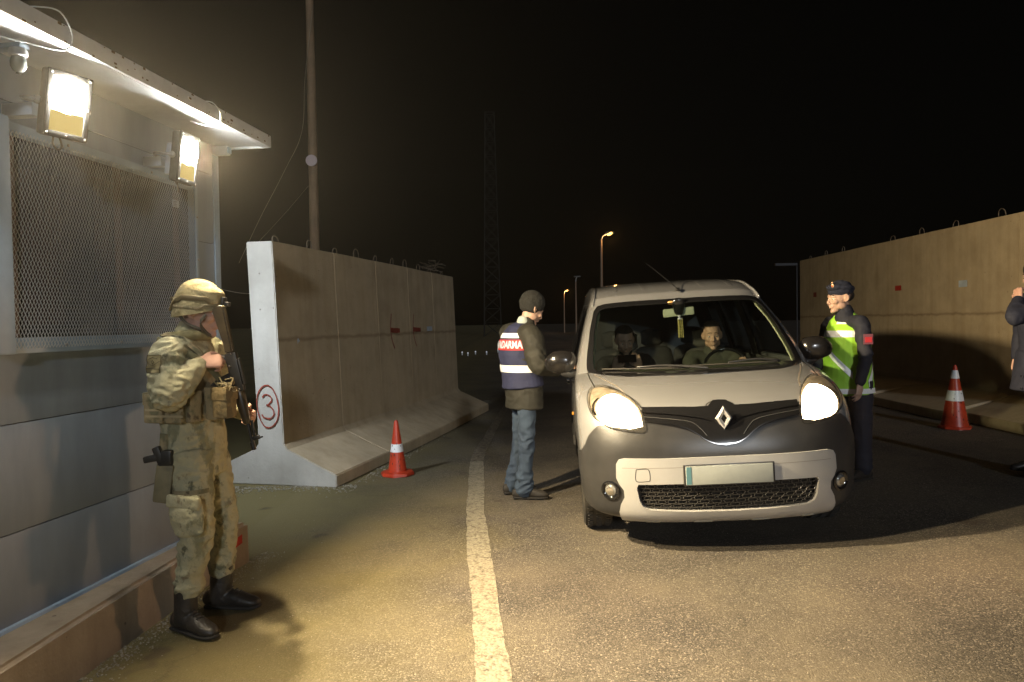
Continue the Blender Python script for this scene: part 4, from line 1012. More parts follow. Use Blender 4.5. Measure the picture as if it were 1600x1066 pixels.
# wipers
for (ua,ta),(ub,tb),(ud,td) in (((.02,8.25),(-.22,8.75),(-.40,9.35)),((.32,8.85),(.10,8.72),(-.10,8.72))):
    wp = empty('wiper', None, None); wp.parent = van
    bm = BM(); sweep(bm, [F3(ua,ta,.02),F3((ua+ub)/2,(ta+tb)/2,.04),F3(ub,tb,.03)], [.011,.008,.006], 8); obj('arm', bm, M_bump, wp, smooth=60)
    bm = BM(); sweep(bm, [F3(ub*2-ud,tb*2-td if tb*2-td>8.35 else 8.45,.018),F3(ub,tb,.018),F3(ud,td,.018)], [.006]*3, 8); obj('blade', bm, M_rub, wp, smooth=60)
# antenna and the little fin, roof ribs
ant = empty('antenna', None, None); ant.parent = van; p = F3(0.015,12.65,0)
bm = BM(); sweep(bm, [p+Vector((0,.05,.0)),p+Vector((0,0,.022)),p+Vector((0,-.04,.004))], [(.012,.02),(.014,.016),(.010,.006)], 10); obj('base', bm, M_gblack, ant, smooth=60)
bm = BM(); sweep(bm, [p+Vector((0,.0,.02)),p+Vector((-.10,.12,.14)),p+Vector((-.22,.25,.27))], [.0045,.0035,.0028], 6); obj('rod', bm, M_gblack, ant, smooth=60)
for s in (-1,1):
    uvrib('roof_rib', [(s*.15,13.2),(s*.15,14.2),(s*.15,15),(s*.15,16)], .03, .004, M_paint); uvrib('roof_rib', [(s*.34,13.2),(s*.34,14.2),(s*.34,15),(s*.34,16)], .03, .004, M_paint)
# mirrors
for s in (-1,1):
    mr = empty('door_mirror', None, None); mr.parent = van
    c = Vector((s*.985,1.22,1.175))
    bm = BM(); sweep(bm, [c+Vector((-s*.085,.01,-.01)),c+Vector((-s*.05,-.0,0)),c+Vector((s*.03,0,.0)),c+Vector((s*.085,.015,-.012))], [(.078,.05),(.092,.062),(.090,.060),(.062,.045)], 20, ref=(0,0,1)); obj('shell', fuse(bm,.008,6), mat('mirror_shell',(.012,.011,.011),.22,coat=.4), mr)
    bm = BM(); box(bm, c+Vector((-s*.005,.06,0)), (.15,.012,.165), None, .02); obj('mirror_glass', bm, M_chrome, mr, smooth=60)
    bm = BM(); sweep(bm, [c+Vector((-s*.14,.04,-.085)),c+Vector((-s*.06,.02,-.095)),c+Vector((-s*.02,.0,-.08))], [(.03,.028),(.032,.03),(.03,.03)], 12, ref=(0,0,1)); obj('arm', bm, M_bump, mr, smooth=60)
# wheels
def wheel(x, y, s):
    wh = empty('wheel', None, None, (x,y,.315)); wh.parent = van
    bm = BM(); lathe(bm, [(.205,-.085),(.235,-.10),(.285,-.103),(.306,-.092),(.314,-.06),(.316,0),(.314,.06),(.306,.092),(.285,.103),(.235,.10),(.205,.085)], axis='x', seg=56, closed=True)
    for k in range(64):
        a = 2*math.pi*k/64
        for xx,sh in ((-.06,.03),(0,-.03),(.06,.03)):
            p = Vector((xx,.3165*math.cos(a+sh),.3165*math.sin(a+sh))); T = Matrix.Rotation(a,4,'X'); box(bm, p, (.036,.006,.018), T)
    obj('tyre', bm, M_rub, wh, smooth=40)
    bm = BM(); lathe(bm, [(.207,-.075),(.207,.080),(.200,.085),(.190,.075),(.186,.0),(.186,-.075)], axis='x', seg=48, closed=True)
    for k in range(7):
        a = 2*math.pi*k/7; d = Vector((0,math.cos(a),math.sin(a))); sweep(bm, [d*.03+Vector((s*.055,0,0)), d*.11+Vector((s*.07,0,0)), d*.195+Vector((s*.06,0,0))], [(.022,.012),(.02,.012),(.026,.012)], 8, ref=(0,-math.sin(a),math.cos(a)))
    obj('rim', bm, mat('dark_rim',(.16,.15,.14),.4,.5), wh, smooth=40)
    bm = BM(); lathe(bm, [(.0,.0),(.05,.0),(.05,s*.06),(.03,s*.075),(.0,s*.078)], axis='x', seg=24); obj('hub', bm, M_gblack, wh, smooth=40)
    bm = BM(); lathe(bm, [(.0,-.02*s),(.14,-.02*s),(.14,0),(0,0)], axis='x', seg=30); obj('brake_disc', bm, M_steel, wh, smooth=40)
    return wh
for x,y,s in ((-.775,.80,-1),(.775,.80,1),(-.775,3.57,-1),(.775,3.57,1)): wheel(x,y,s)
# cabin inside
bm = BM(); n = 14
A = [(-.74+1.48*k/n) for k in range(n+1)]; prev = None
for x in A:
    f_ = 1-(x/.74)**4*.25
    row = [bm.verts.new((x,y,z)) for y,z in ((1.02+.0*f_,.95),(.98,1.05),(1.12,1.075+.012*math.cos(x*9)),(1.32,1.085+(.03 if .15<x<.6 else 0)),(1.44,1.05),(1.48,.85),(1.42,.5))]
    if prev:
        for j in range(6): bm.faces.new((prev[j],row[j],row[j+1],prev[j+1]))
    prev = row
obj('dashboard', bm, mat('dash_plastic',(.085,.088,.062),.6,col2=(.105,.108,.078),scale=20,bump=.2), van, smooth=60)
bm = BM(); box2(bm, (-.80,1.0,.28), (.80,4.0,.31)); obj('floor', bm, M_int, van)
def seat(x, y):
    st = empty('seat', None, None, (x,y,.31)); st.parent = van
    bm = BM(); sweep(bm, [(0,-.24,.28),(0,0,.25),(0,.22,.24)], [(.24,.07),(.25,.09),(.25,.08)], 16, ref=(1,0,0)); obj('cushion', fuse(bm,.02,4), M_int, st)
    bm = BM(); sweep(bm, [(0,.24,.30),(0,.30,.55),(0,.36,.83)], [(.23,.07),(.25,.08),(.20,.06)], 16, ref=(1,0,0)); obj('backrest', fuse(bm,.02,4), M_int, st)
    bm = BM(); sweep(bm, [(0,.375,.90),(0,.39,1.02)], [(.12,.05),(.12,.045)], 16, ref=(1,0,0)); hr = obj('headrest', fuse(bm,.015,4), M_int, st)
    bm = BM(); cyl(bm, (-.05,.365,.80),(-.05,.375,.92),.006); cyl(bm, (.05,.365,.80),(.05,.375,.92),.006); obj('headrest_post', bm, M_chrome, st)
    return st
for x,y in ((-.37,1.98),(.37,1.98),(-.42,2.95),(.0,2.95),(.42,2.95)): seat(x,y)
sw = empty('steering_wheel', None, None, (.37,1.52,1.03), (R(-28),0,0)); sw.parent = van
bm = BM(); pts = [(.18*math.cos(a),0,.18*math.sin(a)) for a in [2*math.pi*k/24 for k in range(25)]]; sweep(bm, pts, [.014]*25, 8, sub=1); obj('rim', bm, M_gblack, sw, smooth=60)
bm = BM(); ell(bm, (0,-.01,0), (.07,.03,.06), seg=14)
for a in (0,math.pi,-math.pi/2): sweep(bm, [(.05*math.cos(a),0,.05*math.sin(a)),(.17*math.cos(a),0,.17*math.sin(a))], [(.018,.008)]*2, 8)
obj('hub', bm, M_int, sw, smooth=60)
im = empty('rear_view_mirror', None, None, (0,1.50,1.515)); im.parent = van
bm = BM(); box(bm, (0,0,0), (.25,.03,.068), Matrix.Rotation(-.05,4,'Y'), .014); obj('shell', bm, mat('mirror_back',(.42,.44,.34),.5), im, smooth=50)
bm = BM(); sweep(bm, [(0,-.03,.10),(0,-.02,.05),(0,-.02,-.01)], [(.05,.02),(.05,.022),(.035,.02)], 12, ref=(1,0,0)); obj('stem', bm, M_gblack, im, smooth=60)
bm = BM(); ell(bm, (-.055,-.02,.085), (.035,.012,.010), seg=10); obj('sensor_glint', bm, mat('amber_glass',(.7,.4,.15),.15,.3), im)
bm = BM(); bm.free()
tr = empty('hanging_tassel', 'yellow beaded tassel hanging from the inner mirror of the van', 'tassel'); tr.rotation_mode = 'XYZ'
bpy.context.view_layer.update(); VM = van.matrix_world.copy()
tr.matrix_world = VM @ Matrix.Translation((0.005,1.475,1.31))
bm = BM()
for k in range(9): ell(bm, (random.uniform(-.006,.006),random.uniform(-.006,.006),.17-.0*k), (.012,.012,.012), seg=8) if k == 0 else None
cyl(bm, (0,0,.19),(0,0,.155),.004); ell(bm, (0,0,.150), (.022,.02,.010), seg=10); obj('cord', bm, mat('pale_blue_bead',(.5,.5,.6),.4), tr, smooth=60)
bm = BM()
for k in range(26):
    a = 2*math.pi*k/26*3; r_ = .006+.014*(k%3)/2
    for j in range(12): ell(bm, (r_*math.cos(a)+random.uniform(-.001,.001),r_*math.sin(a),.14-j*.0125), (.0042,.0042,.0062), seg=5)
obj('beads', bm, mat('yellow_bead',(.42,.36,.13),.45), tr)
# linings
bm = cdt(mir([(0,12.05),(-.45,12.1),(-.75,12.6),(-.85,13.5),(-.88,17),(0,17.1)]), [], lambda a,b: F3(a,b,-.035), .08, USC, 0, None, .06); obj('headliner', bm, mat('headliner_cloth',(.20,.22,.22),.9), van, smooth=90)
for s in (-1,1):
    P = [(.555,9.3),(.605,10.2),(.635,11.1),(.62,11.9),(.52,11.98),(.50,11.7),(.525,11.3),(.505,10.6),(.475,9.95),(.46,9.5)]
    P = [(s*a,b) for a,b in P]
    bm = cdt(P, [], lambda a,b: F3(a,b,-.03), .03, USC, .012, (lambda a,b: F3(a,b,-.042)), .02); obj('pillar_trim', bm, M_trimb, van, smooth=60)
    bm = cdt([(1.3,.30),(3.9,.30),(3.95,1.09),(1.3,1.09)], [], lambda a,b: S3(a,b,s,-.06), .2, (1,1), 0, None, .2); obj('door_lining', bm, M_int, van, smooth=60)
    for ya,yb in ((2.30,2.50),(3.24,3.40)):
        bm = cdt([(ya,1.08),(yb,1.08),(yb,1.64),(ya,1.64)], [], lambda a,b: S3(a,b,s,-.035), .1, (1,1), 0, None, .1); obj('post_lining', bm, mat('post_cloth',(.16,.17,.17),.8), van, smooth=60)
    bm = BM(); sweep(bm, [S3(2.38,1.5,s,-.06),S3(2.32,1.25,s,-.07)], [(.02,.004)]*2, 6, ref=(0,1,0)); obj('seat_belt', bm, M_int, van)
P = mir([(0,17.35),(-.6,17.35),(-.66,17.6),(-.66,18.1),(0,18.1)])
pf('rear_window', P, .004, mat('rear_glass',(.01,.01,.01),.05,spec=1), thick=.006, gs=.06)
# ================================================================ people
from mathutils.bvhtree import BVHTree
M_skin = mat('skin', (.45,.28,.205), .5, col2=(.50,.32,.235), scale=14, bump=.05, spec=.4)
M_skin2 = mat('skin_ruddy', (.45,.255,.195), .5, col2=(.50,.30,.225), scale=14, bump=.05, spec=.4)
M_eye = mat('eye_white', (.6,.58,.55), .2); M_iris = mat('iris', (.03,.02,.015), .15); M_hair = mat('dark_hair', (.018,.013,.010), .7, bump=.5, bscale=300)
V3 = Vector
def az(a): return V3((math.cos(R(a)), math.sin(R(a)), 0))
def lat(a): return V3((-math.sin(R(a)), math.cos(R(a)), 0))
def headm(c, yaw, pitch=0, roll=0):
    T = Matrix.Translation(c) @ Matrix.Rotation(R(yaw),4,'Z') @ Matrix.Rotation(R(pitch),4,'Y') @ Matrix.Rotation(R(roll),4,'X'); return T
def sw(bm, T, pts, rads, seg=12, ref=None, sub=3):
    sweep(bm, [T@V3(p) for p in pts], rads, seg, (T.to_3x3()@V3(ref)) if ref else None, sub)
def head(bm, T):
    E = lambda c,r: ell(bm, T@V3(c), r, T.to_3x3(), 20)
    E((-.014,0,.035),(.098,.077,.086)); E((.02,0,.0),(.075,.070,.075))
    sw(bm,T,[(.025,0,.0),(.038,0,-.045),(.05,0,-.088)],[(.064,.060),(.056,.050),(.036,.036)],18,(0,1,0))
    E((.070,0,-.103),(.022,.024,.018)); E((.015,.045,-.062),(.042,.02,.03)); E((.015,-.045,-.062),(.042,.02,.03))
    sw(bm,T,[(.088,0,.022),(.102,0,-.008),(.113,0,-.032)],[.0085,.010,.0125],10)
    E((.101,.012,-.036),(.011,.008,.008)); E((.101,-.012,-.036),(.011,.008,.008))
    sw(bm,T,[(.070,-.047,.018),(.087,-.022,.026),(.090,0,.024),(.087,.022,.026),(.070,.047,.018)],[.011]*5,8)
    E((.066,.037,-.022),(.027,.026,.026)); E((.066,-.037,-.022),(.027,.026,.026)); E((.076,0,-.058),(.024,.032,.024))
    sw(bm,T,[(.082,-.024,-.062),(.099,0,-.058),(.082,.024,-.062)],[.005,.0075,.005],8); sw(bm,T,[(.081,-.021,-.071),(.096,0,-.072),(.081,.021,-.071)],[.005,.008,.005],8)
    for s in (-1,1):
        sw(bm,T,[(.004,s*.074,.022),(-.014,s*.084,.026),(-.024,s*.087,.006),(-.016,s*.084,-.018),(.000,s*.076,-.03)],[.007,.007,.007,.007,.007],8); E((-.008,s*.077,.0),(.015,.008,.024))
def face_bits(T, p, brow=True, hair=None):
    for s in (-1,1):
        bm = BM(); ell(bm, T@V3((.0765,s*.031,-.0005)), (.0125,)*3, None, 12); e = obj('eye', bm, M_eye, p)
        bm = BM(); ell(bm, T@V3((.0872,s*.0315,-.0005)), (.003,.0055,.0055), T.to_3x3(), 10); obj('iris', bm, M_iris, e)
        if brow:
            bm = BM(); sw(bm,T,[(.078,s*.050,.024),(.096,s*.026,.034),(.098,s*.012,.031)],[.002,.003,.0025],6); obj('eyebrow', bm, M_hair, p, smooth=90)
def hand(bm, w, d, n, side, curl=.45, spread=1.0, k=1.0):
    w,d,n = V3(w),V3(d).normalized(),V3(n).normalized(); n = (n-d*n.dot(d)).normalized(); l = d.cross(n)*side
    sweep(bm, [w-d*.02,w+d*.03*k,w+d*.085*k], [(.026*k,.020*k),(.038*k,.017*k),(.041*k,.014*k)], 12, l)
    for i,(o,L_,r) in enumerate(((-.032,.072,.0088),(-.011,.082,.0092),(.011,.078,.0088),(.031,.060,.0078))):
        o *= -1
        b = w+d*(.080-.008*abs(i-1.2))*k+l*o*k; dd = (d+l*o*1.2*spread).normalized(); P = [b]; a = 0
        for seg_,fr in enumerate((.45,.31,.24)):
            a += curl*(1,1.25,1)[seg_]*(1+.08*i); q = dd*math.cos(a)+n*math.sin(a); P.append(P[-1]+q*L_*fr*k)
        sweep(bm, P, [r*k,r*k,r*.95*k,r*.8*k], 8, sub=2)
    b = w+d*.022*k+l*.030*k; q1 = (d*.62+l*.62+n*.35).normalized(); q2 = (d*.85+l*.2+n*.6).normalized(); q3 = (d*.75+n*.75-l*.15).normalized()
    sweep(bm, [b,b+q1*.038*k,b+q1*.038*k+q2*.030*k,b+q1*.038*k+q2*.030*k+q3*.024*k], [.014*k,.012*k,.0105*k,.0085*k], 8, sub=2)
def body(name, label, loc, J, skin, group=None, voxel=.0055, mw=None, hands=True, feet=True):
    bm = BM(); T = headm(J['head'], *J['hrot']); head(bm, T)
    lc = lat(J['yaw']); lp = lat(J.get('pyaw',J['yaw']))
    pel,wst,chs,nck = [V3(J[k]) for k in ('pel','wst','chs','nck')]
    sweep(bm, [pel-V3((0,0,.05)),pel+V3((0,0,.04)),wst,chs,chs+(nck-chs)*.55,nck-(nck-chs)*.12], [(.135,.085),(.145,.095),(.125,.085),(.150,.10),(.145,.075),(.07,.055)], 20, lc)
    sweep(bm, [nck-V3((0,0,.04)), nck+V3((0,0,.02)), T@V3((-.012,0,-.03))], [(.062,.060),(.054,.056),(.052,.056)], 16, lc)
    for s in 'LR':
        sh,el_,wr = [V3(J[k+s]) for k in ('sh','el','wr')]; hp,kn,an,to = [V3(J[k+s]) for k in ('hip','kn','an','toe')]
        sweep(bm, [chs+(nck-chs)*.45, sh, (sh+el_)/2, el_], [.05,.050,.043,.037], 12); sweep(bm, [el_,el_+(wr-el_)*.3,wr], [.036,.038,.025], 12)
        sweep(bm, [pel-V3((0,0,.01)),hp,(hp+kn)/2,kn], [.07,.078,.066,.05], 14); sweep(bm, [kn,kn+(an-kn)*.3,an], [.048,.050,.033], 12)
        if feet: f_ = (to-an); f_.z = 0; f_.normalize(); q_ = V3((an.x,an.y,.05)); sweep(bm, [an,q_-f_*.01,q_+f_*.08-V3((0,0,.008)),q_+f_*.15-V3((0,0,.015))], [(.033,.033),(.036,.032),(.034,.022),(.030,.014)], 12, ref=(-f_.y,f_.x,0))
        if hands and J.get('hd'+s): hand(bm, wr, *J['hd'+s])
    o = obj(name, fuse(bm, voxel, 4, .5), skin, smooth=180, loc=loc); tag(o, label, 'person', group)
    if mw is not None: o.matrix_world = mw
    face_bits(T, o)
    return o, T
def wrinkle(bm, amp=.006, fr=9, an=(1,1,1), hot=()):
    bm.normal_update(); 
    nr = [v.normal.copy() for v in bm.verts]
    for v,n in zip(bm.verts,nr):
        p = v.co; q = V3((p.x*an[0],p.y*an[1],p.z*an[2]))*fr
        q += V3(noise.noise_vector(p*fr*.5))*.9
        a = 1-abs(noise.noise(q))*2.6; b = noise.noise(q*2.3+V3((5,1,2)))
        m = .45
        for c,r,k in hot:
            d = (p-V3(c)).length
            if d < r: m += k*(1-d/r)**.7
        v.co = p + n*amp*m*(a*1.0+b*.5)
    return bm
def cloth(name, bm, m, parent, vox=.008, it=3, amp=.006, fr=9, an=(1,1,1), hot=()):
    b = wrinkle(fuse(bm, vox, it), amp, fr, an, hot)
    return obj(name, b, m, parent, smooth=180)
def jacket(J, e=.016, hem=-.10, sleeve=1.0, collar=True, cuff=.045, puff=0):
    bm = BM(); lc = lat(J['yaw']); pel,wst,chs,nck = [V3(J[k]) for k in ('pel','wst','chs','nck')]
    sweep(bm, [pel+V3((0,0,hem)),pel+V3((0,0,.04)),wst,chs,chs+(nck-chs)*.55,nck-(nck-chs)*.10], [(.165+e,.115+e),(.16+e,.115+e),(.15+e,.11+e),(.17+e,.12+e),(.155+e,.095+e),(.082,.072)], 24, lc)
    if collar: sweep(bm, [nck-V3((0,0,.05)),nck+V3((0,0,.025))], [(.085,.078),(.072,.070)], 18, lc, sub=1)
    for s in 'LR':
        sh,el_,wr = [V3(J[k+s]) for k in ('sh','el','wr')]
        sweep(bm, [chs+(nck-chs)*.5,sh,(sh+el_)/2,el_], [.07+e,.066+e,.060+e+puff,.052+e+puff], 16); sweep(bm, [el_,el_+(wr-el_)*.4,el_+(wr-el_)*sleeve], [.052+e+puff,.048+e+puff*.7,cuff], 16)
    return bm
def trousers(J, e=.018, cuff=.062, thigh=.092, knee=.070, up=.06, brk=.05):
    bm = BM(); lp = lat(J.get('pyaw',J['yaw'])); pel = V3(J['pel'])
    sweep(bm, [pel-V3((0,0,.06)),pel,pel+V3((0,0,up))], [(.155+e,.11+e),(.155+e,.11+e),(.145+e,.105+e)], 20, lp)
    for s in 'LR':
        hp,kn,an = [V3(J[k+s]) for k in ('hip','kn','an')]
        sweep(bm, [hp+V3((0,0,.02)),hp+(kn-hp)*.35,kn,kn+(an-kn)*.45,an+(kn-an).normalized()*brk], [thigh+e,thigh+e-.004,knee+e,knee+e-.006,cuff], 16)
    return bm
def shoe(J, s, p, m, ms, high=.0, name='shoe', laces=True):
    an,to = V3(J['an'+s]),V3(J['toe'+s]); f_ = to-an; f_.z = 0; f_.normalize(); r = V3((-f_.y,f_.x,0)); z0_ = J.get('fz',0)
    an0 = V3((an.x,an.y,z0_)); b = lambda x,z: an0+f_*x+V3((0,0,z)); L_ = (to-an).length
    bm = BM(); sweep(bm, [b(-.075,.050),b(-.02,.055),b(.05,.058),b(.11,.048),b(.165,.038),b(.19,.034)], [(.036,.042),(.041,.048),(.043,.045),(.046,.036),(.042,.028),(.030,.022)], 16, r)
    sweep(bm, [b(-.03,.05),b(-.006,.10),b(.0,.13+high)], [(.044,.056),(.050,.058),(.052,.060)], 16, r)
    o = obj(name, wrinkle(fuse(bm,.006,3),.0035,16), m, p, smooth=180)
    bm = BM(); sweep(bm, [b(-.085,.014),b(0,.014),b(.09,.014),b(.165,.014),b(.205,.018)], [(.038,.014),(.042,.014),(.050,.014),(.046,.013),(.026,.010)], 18, r); obj('sole', fuse(bm,.006,1), ms, o, smooth=180)
    if laces:
        bm = BM()
        for k in range(5 if not high else 8):
            x = .10-.022*k if k < 5 else .015; z = .088+.011*k if k < 5 else .135+.022*(k-4); hw = .022
            cc = b(x,z); sweep(bm, [cc-r*hw,cc+V3((0,0,.006))+f_*.004,cc+r*hw], [.003]*3, 6)
        obj('lace', bm, M_lace, o, smooth=90)
    return o
M_lace = mat('lace', (.03,.03,.028), .8)
def bvh_of(o):
    d = o.data; return BVHTree.FromPolygons([v.co for v in d.vertices],[p.vertices[:] for p in d.polygons])
def band(bv, c, a0, a1, z0_, z1_, off=.004, n=28, m=3, tilt=None):
    """strip wrapped on a surface: around the axis through c, angles in degrees, z0/z1 numbers or functions of the fraction"""
    bm = BM(); prev = None
    for i in range(n+1):
        f = i/n; a = R(a0+(a1-a0)*f); d = V3((math.cos(a),math.sin(a),0)); row = []
        za = z0_(f) if callable(z0_) else z0_; zb = z1_(f) if callable(z1_) else z1_
        for j in range(m+1):
            z = za+(zb-za)*j/m; o_ = V3((c[0],c[1],z))+d*.6; h = bv.ray_cast(o_, -d, .6)
            row.append(bm.verts.new(h[0]+d*off if h[0] is not None else V3((c[0],c[1],z))+d*.1))
        if prev:
            for j in range(m): bm.faces.new((prev[j],row[j],row[j+1],prev[j+1]))
        prev = row
    fixn(bm); return bm
def text_bm(s, size):
    cu_ = bpy.data.curves.new('t','FONT'); cu_.body = s; cu_.size = size; cu_.align_x = 'CENTER'; cu_.align_y = 'CENTER'; cu_.offset = size*.035; cu_.resolution_u = 3
    o = bpy.data.objects.new('t', cu_); C.objects.link(o); dg = bpy.context.evaluated_depsgraph_get()
    me = bpy.data.meshes.new_from_object(o.evaluated_get(dg)); bm = BM(); bm.from_mesh(me); bpy.data.objects.remove(o); bpy.data.meshes.remove(me); return bm
def text_on(bv, c, a, z, s, size, width, off=.006, h=None):
    bm = text_bm(s, size); xs_ = [v.co.x for v in bm.verts]; w_ = max(xs_)-min(xs_); d0 = V3((math.cos(R(a)),math.sin(R(a)),0))
    bmesh.ops.triangulate(bm, faces=bm.faces[:]); bmesh.ops.subdivide_edges(bm, edges=[e for e in bm.edges if e.calc_length()>size*.3], cuts=1)
    for v in bm.verts:
        fx = v.co.x/w_*width; ang = R(a)+fx/.17; d = V3((math.cos(ang),math.sin(ang),0)); zz = z+v.co.y*(h or 1); o_ = V3((c[0],c[1],zz))+d*.6; q = bv.ray_cast(o_, -d, .6)
        v.co = (q[0]+d*off) if q[0] is not None else V3((c[0],c[1],zz))+d*.1
    return bm
def pouch(bm, c, s, yaw, bev=.010, flap=True):
    T = Matrix.Rotation(R(yaw),4,'Z'); box(bm, c, s, T, min(bev,min(s)*.4))
    if flap: box(bm, V3(c)+V3((0,0,s[2]*.30)), (s[0]*1.05,s[1]*1.12,s[2]*.42), T, .006)

# ---------------------------------------------------------------- soldier
sand,olive,brown = (.33,.31,.20),(.19,.19,.12),(.20,.17,.11)
M_camo = mat_camo('camouflage_cloth', [(sand,0,0,0),((.34,.32,.21),.55,9,(1,1,1)),(olive,.56,10,(1,1,.6)),((.105,.105,.07),.63,14,(1,.7,.6)),(brown,.62,18,(1,1,.7))])
M_gear = mat_camo('camouflage_webbing', [((.25,.205,.12),0,0,0),((.14,.13,.075),.55,11,(1,1,.7)),((.09,.07,.045),.63,15,(1,1,.7))])
M_helm = mat_camo('helmet_cover', [((.27,.23,.125),0,0,0),((.21,.175,.09),.52,7,(1,1,1)),((.16,.14,.08),.60,10,(1,1,.8)),((.32,.275,.16),.60,13,(1,1,1))])
M_boot = mat('black_boot', (.020,.018,.016), .42, col2=(.035,.03,.026), scale=12, bump=.3, bscale=60)
M_sole = mat('boot_sole', (.018,.016,.014), .8)
M_gun = mat('gun_metal', (.016,.016,.016), .38, .3, col2=(.026,.025,.024), scale=12); M_wood = mat('gun_stock', (.030,.021,.011), .34, col2=(.05,.036,.018), scale=14, stretch=(1,1,.3))
SJ = dict(pel=(.0,0,.92), wst=(-.02,0,1.08), chs=(-.03,0,1.27), nck=(-.005,0,1.455), head=(.045,0,1.568), hrot=(-4,6,0), yaw=-10, pyaw=-14,
  shR=(-.03,-.18,1.365), elR=(-.005,-.265,1.17), wrR=(.115,-.165,1.325), hdR=((1,.45,.05),(-.1,.9,-.6),1,.75),
  shL=(-.0,.19,1.365), elL=(.05,.26,1.12), wrL=(.215,.10,1.045), hdL=((.75,-.55,-.25),(-.4,-.8,.1),-1,.7),
  hipR=(.01,-.085,.86), knR=(.06,-.14,.49), anR=(-.0,-.14,.13), toeR=(.15,-.22,.03), hipL=(.02,.085,.86), knL=(.075,.12,.49), anL=(.055,.16,.13), toeL=(.235,.145,.03))
so_, ST = body('person', 'soldier in sand camouflage and helmet holding a slung rifle beside the cabin', (-1.615,3.65,.006), SJ, M_skin2, voxel=.005)
bm = jacket(SJ, .018, -.16, .93, cuff=.040, puff=.004)
jk = cloth('jacket', bm, M_camo, so_, .006, 2, .012, 15, (1,1,1.3), [((-.005,-.265,1.17),.17,1.0),((-.05,-.2,1.3),.14,.5),((.0,-.1,1.0),.2,.4)])
tr_ = cloth('trousers', trousers(SJ, .010, .058, .096, .066, .08, .09), M_camo, so_, .007, 2, .013, 11, (1,1,1.7), [(SJ['knR'],.16,.8),(SJ['knL'],.16,.8),((0,-.13,.22),.14,1.3),((.04,.17,.22),.14,1.2),((0,0,.86),.16,.6)])
# cargo pocket, cuffs and knee seam
bv = bvh_of(tr_)
def stick(bm, bv, off):
    for v in bm.verts:
        q = bv.find_nearest(v.co)
        if q[0] is not None: pass
    return bm
bm = BM(); sweep(bm, [(.045,-.225,.67),(.058,-.238,.60),(.068,-.235,.51)], [(.080,.020),(.085,.032),(.074,.018)], 14, ref=(1,-.12,0)); pk = cloth('cargo_pocket', bm, M_camo, tr_, .006, 2, .006, 14)
bm = BM(); T = Matrix.Rotation(R(-8),4,'Z')@Matrix.Rotation(R(6),4,'Y'); box(bm, (.048,-.246,.665), (.168,.032,.060), T, .010); obj('flap', wrinkle(fuse(bm,.005,2),.003,20), M_camo, pk, smooth=180)
for s,nm in (('R','boot'),('L','boot')):
    shoe(SJ, s, so_, M_boot, M_sole, .10, 'boot')
# plate carrier
bm = BM(); lc = lat(-10); yw = -10
sweep(bm, [(-.03,0,1.035),(-.03,0,1.10),(-.03,0,1.22),(-.03,0,1.345)], [(.195,.158),(.19,.158),(.188,.162),(.150,.150)], 26, lc)
vs_ = cloth('plate_carrier', bm, M_gear, so_, .008, 2, .004, 12)
for (c,s,y_) in [((-.175,-.06,1.10),(.05,.10,.15),0+0),((-.10,-.175,1.105),(.09,.055,.14),-10),((-.0,-.19,1.105),(.085,.055,.14),-10),((.065,-.165,1.11),(.06,.06,.15),-30),((.155,-.11,1.12),(.06,.075,.16),-10),((.17,-.02,1.12),(.06,.08,.15),-10),((-.165,.05,1.12),(.05,.10,.14),0)]:
    bm = BM(); pouch(bm, c, s, y_); obj('pouch', bm, M_gear, vs_, smooth=35)
bm = BM(); pouch(bm, (.210,-.135,1.125), (.092,.075,.15), -20, .016); sp = obj('radio_pouch', bm, mat_camo('brown_webbing',[((.17,.125,.06),0,0,0),((.11,.085,.045),.5,14,(1,1,1))]), vs_, smooth=35)
bm = BM()
for k in range(9):
    a = [( .215+random.uniform(-.04,.05),-.135+random.uniform(-.04,.03),1.19+random.uniform(-.01,.06)) for _ in range(4)]; sweep(bm, a, [.003]*4, 5, sub=5)
obj('cord', bm, M_gear, sp, smooth=90)
bm = BM()
for z in (1.075,1.115,1.155):
    for k in range(10):
        a = R(-150+k*22)
for z in (1.07,1.10,1.13,1.16):
    T = Matrix.Rotation(R(-10),4,'Z'); box(bm, (-.05,-.210,z), (.20,.004,.010), T); 
obj('webbing', bm, mat('webbing_tan',(.29,.24,.14),.85), vs_)
bm = BM()      # shoulder strap and rifle sling
sweep(bm, [(-.09,-.09,1.46),(-.02,-.135,1.445),(.08,-.12,1.38),(.13,-.09,1.28)], [(.030,.008),(.032,.010),(.028,.008),(.022,.007)], 10, ref=(0,1,.2)); obj('strap', bm, M_gear, vs_, smooth=60)
bm = BM(); sweep(bm, [(-.10,-.155,1.435),(-.03,-.175,1.415),(.06,-.17,1.365),(.13,-.12,1.30),(.17,-.06,1.22)], [(.016,.004)]*5, 8, ref=(.3,0,1)); obj('sling', bm, mat('olive_sling',(.14,.125,.06),.8), so_, smooth=60)
bm = BM(); sweep(bm, [(-.12,0,1.445),(-.07,-.09,1.44),(.03,-.085,1.455),(.075,0,1.445),(.03,.09,1.46),(-.08,.09,1.45),(-.12,0,1.445)], [.026,.030,.026,.022,.026,.03,.026], 12); cloth('neck_scarf', bm, mat('olive_scarf',(.21,.185,.085),.9,col2=(.13,.115,.06),scale=20), so_, .006, 2, .006, 22)
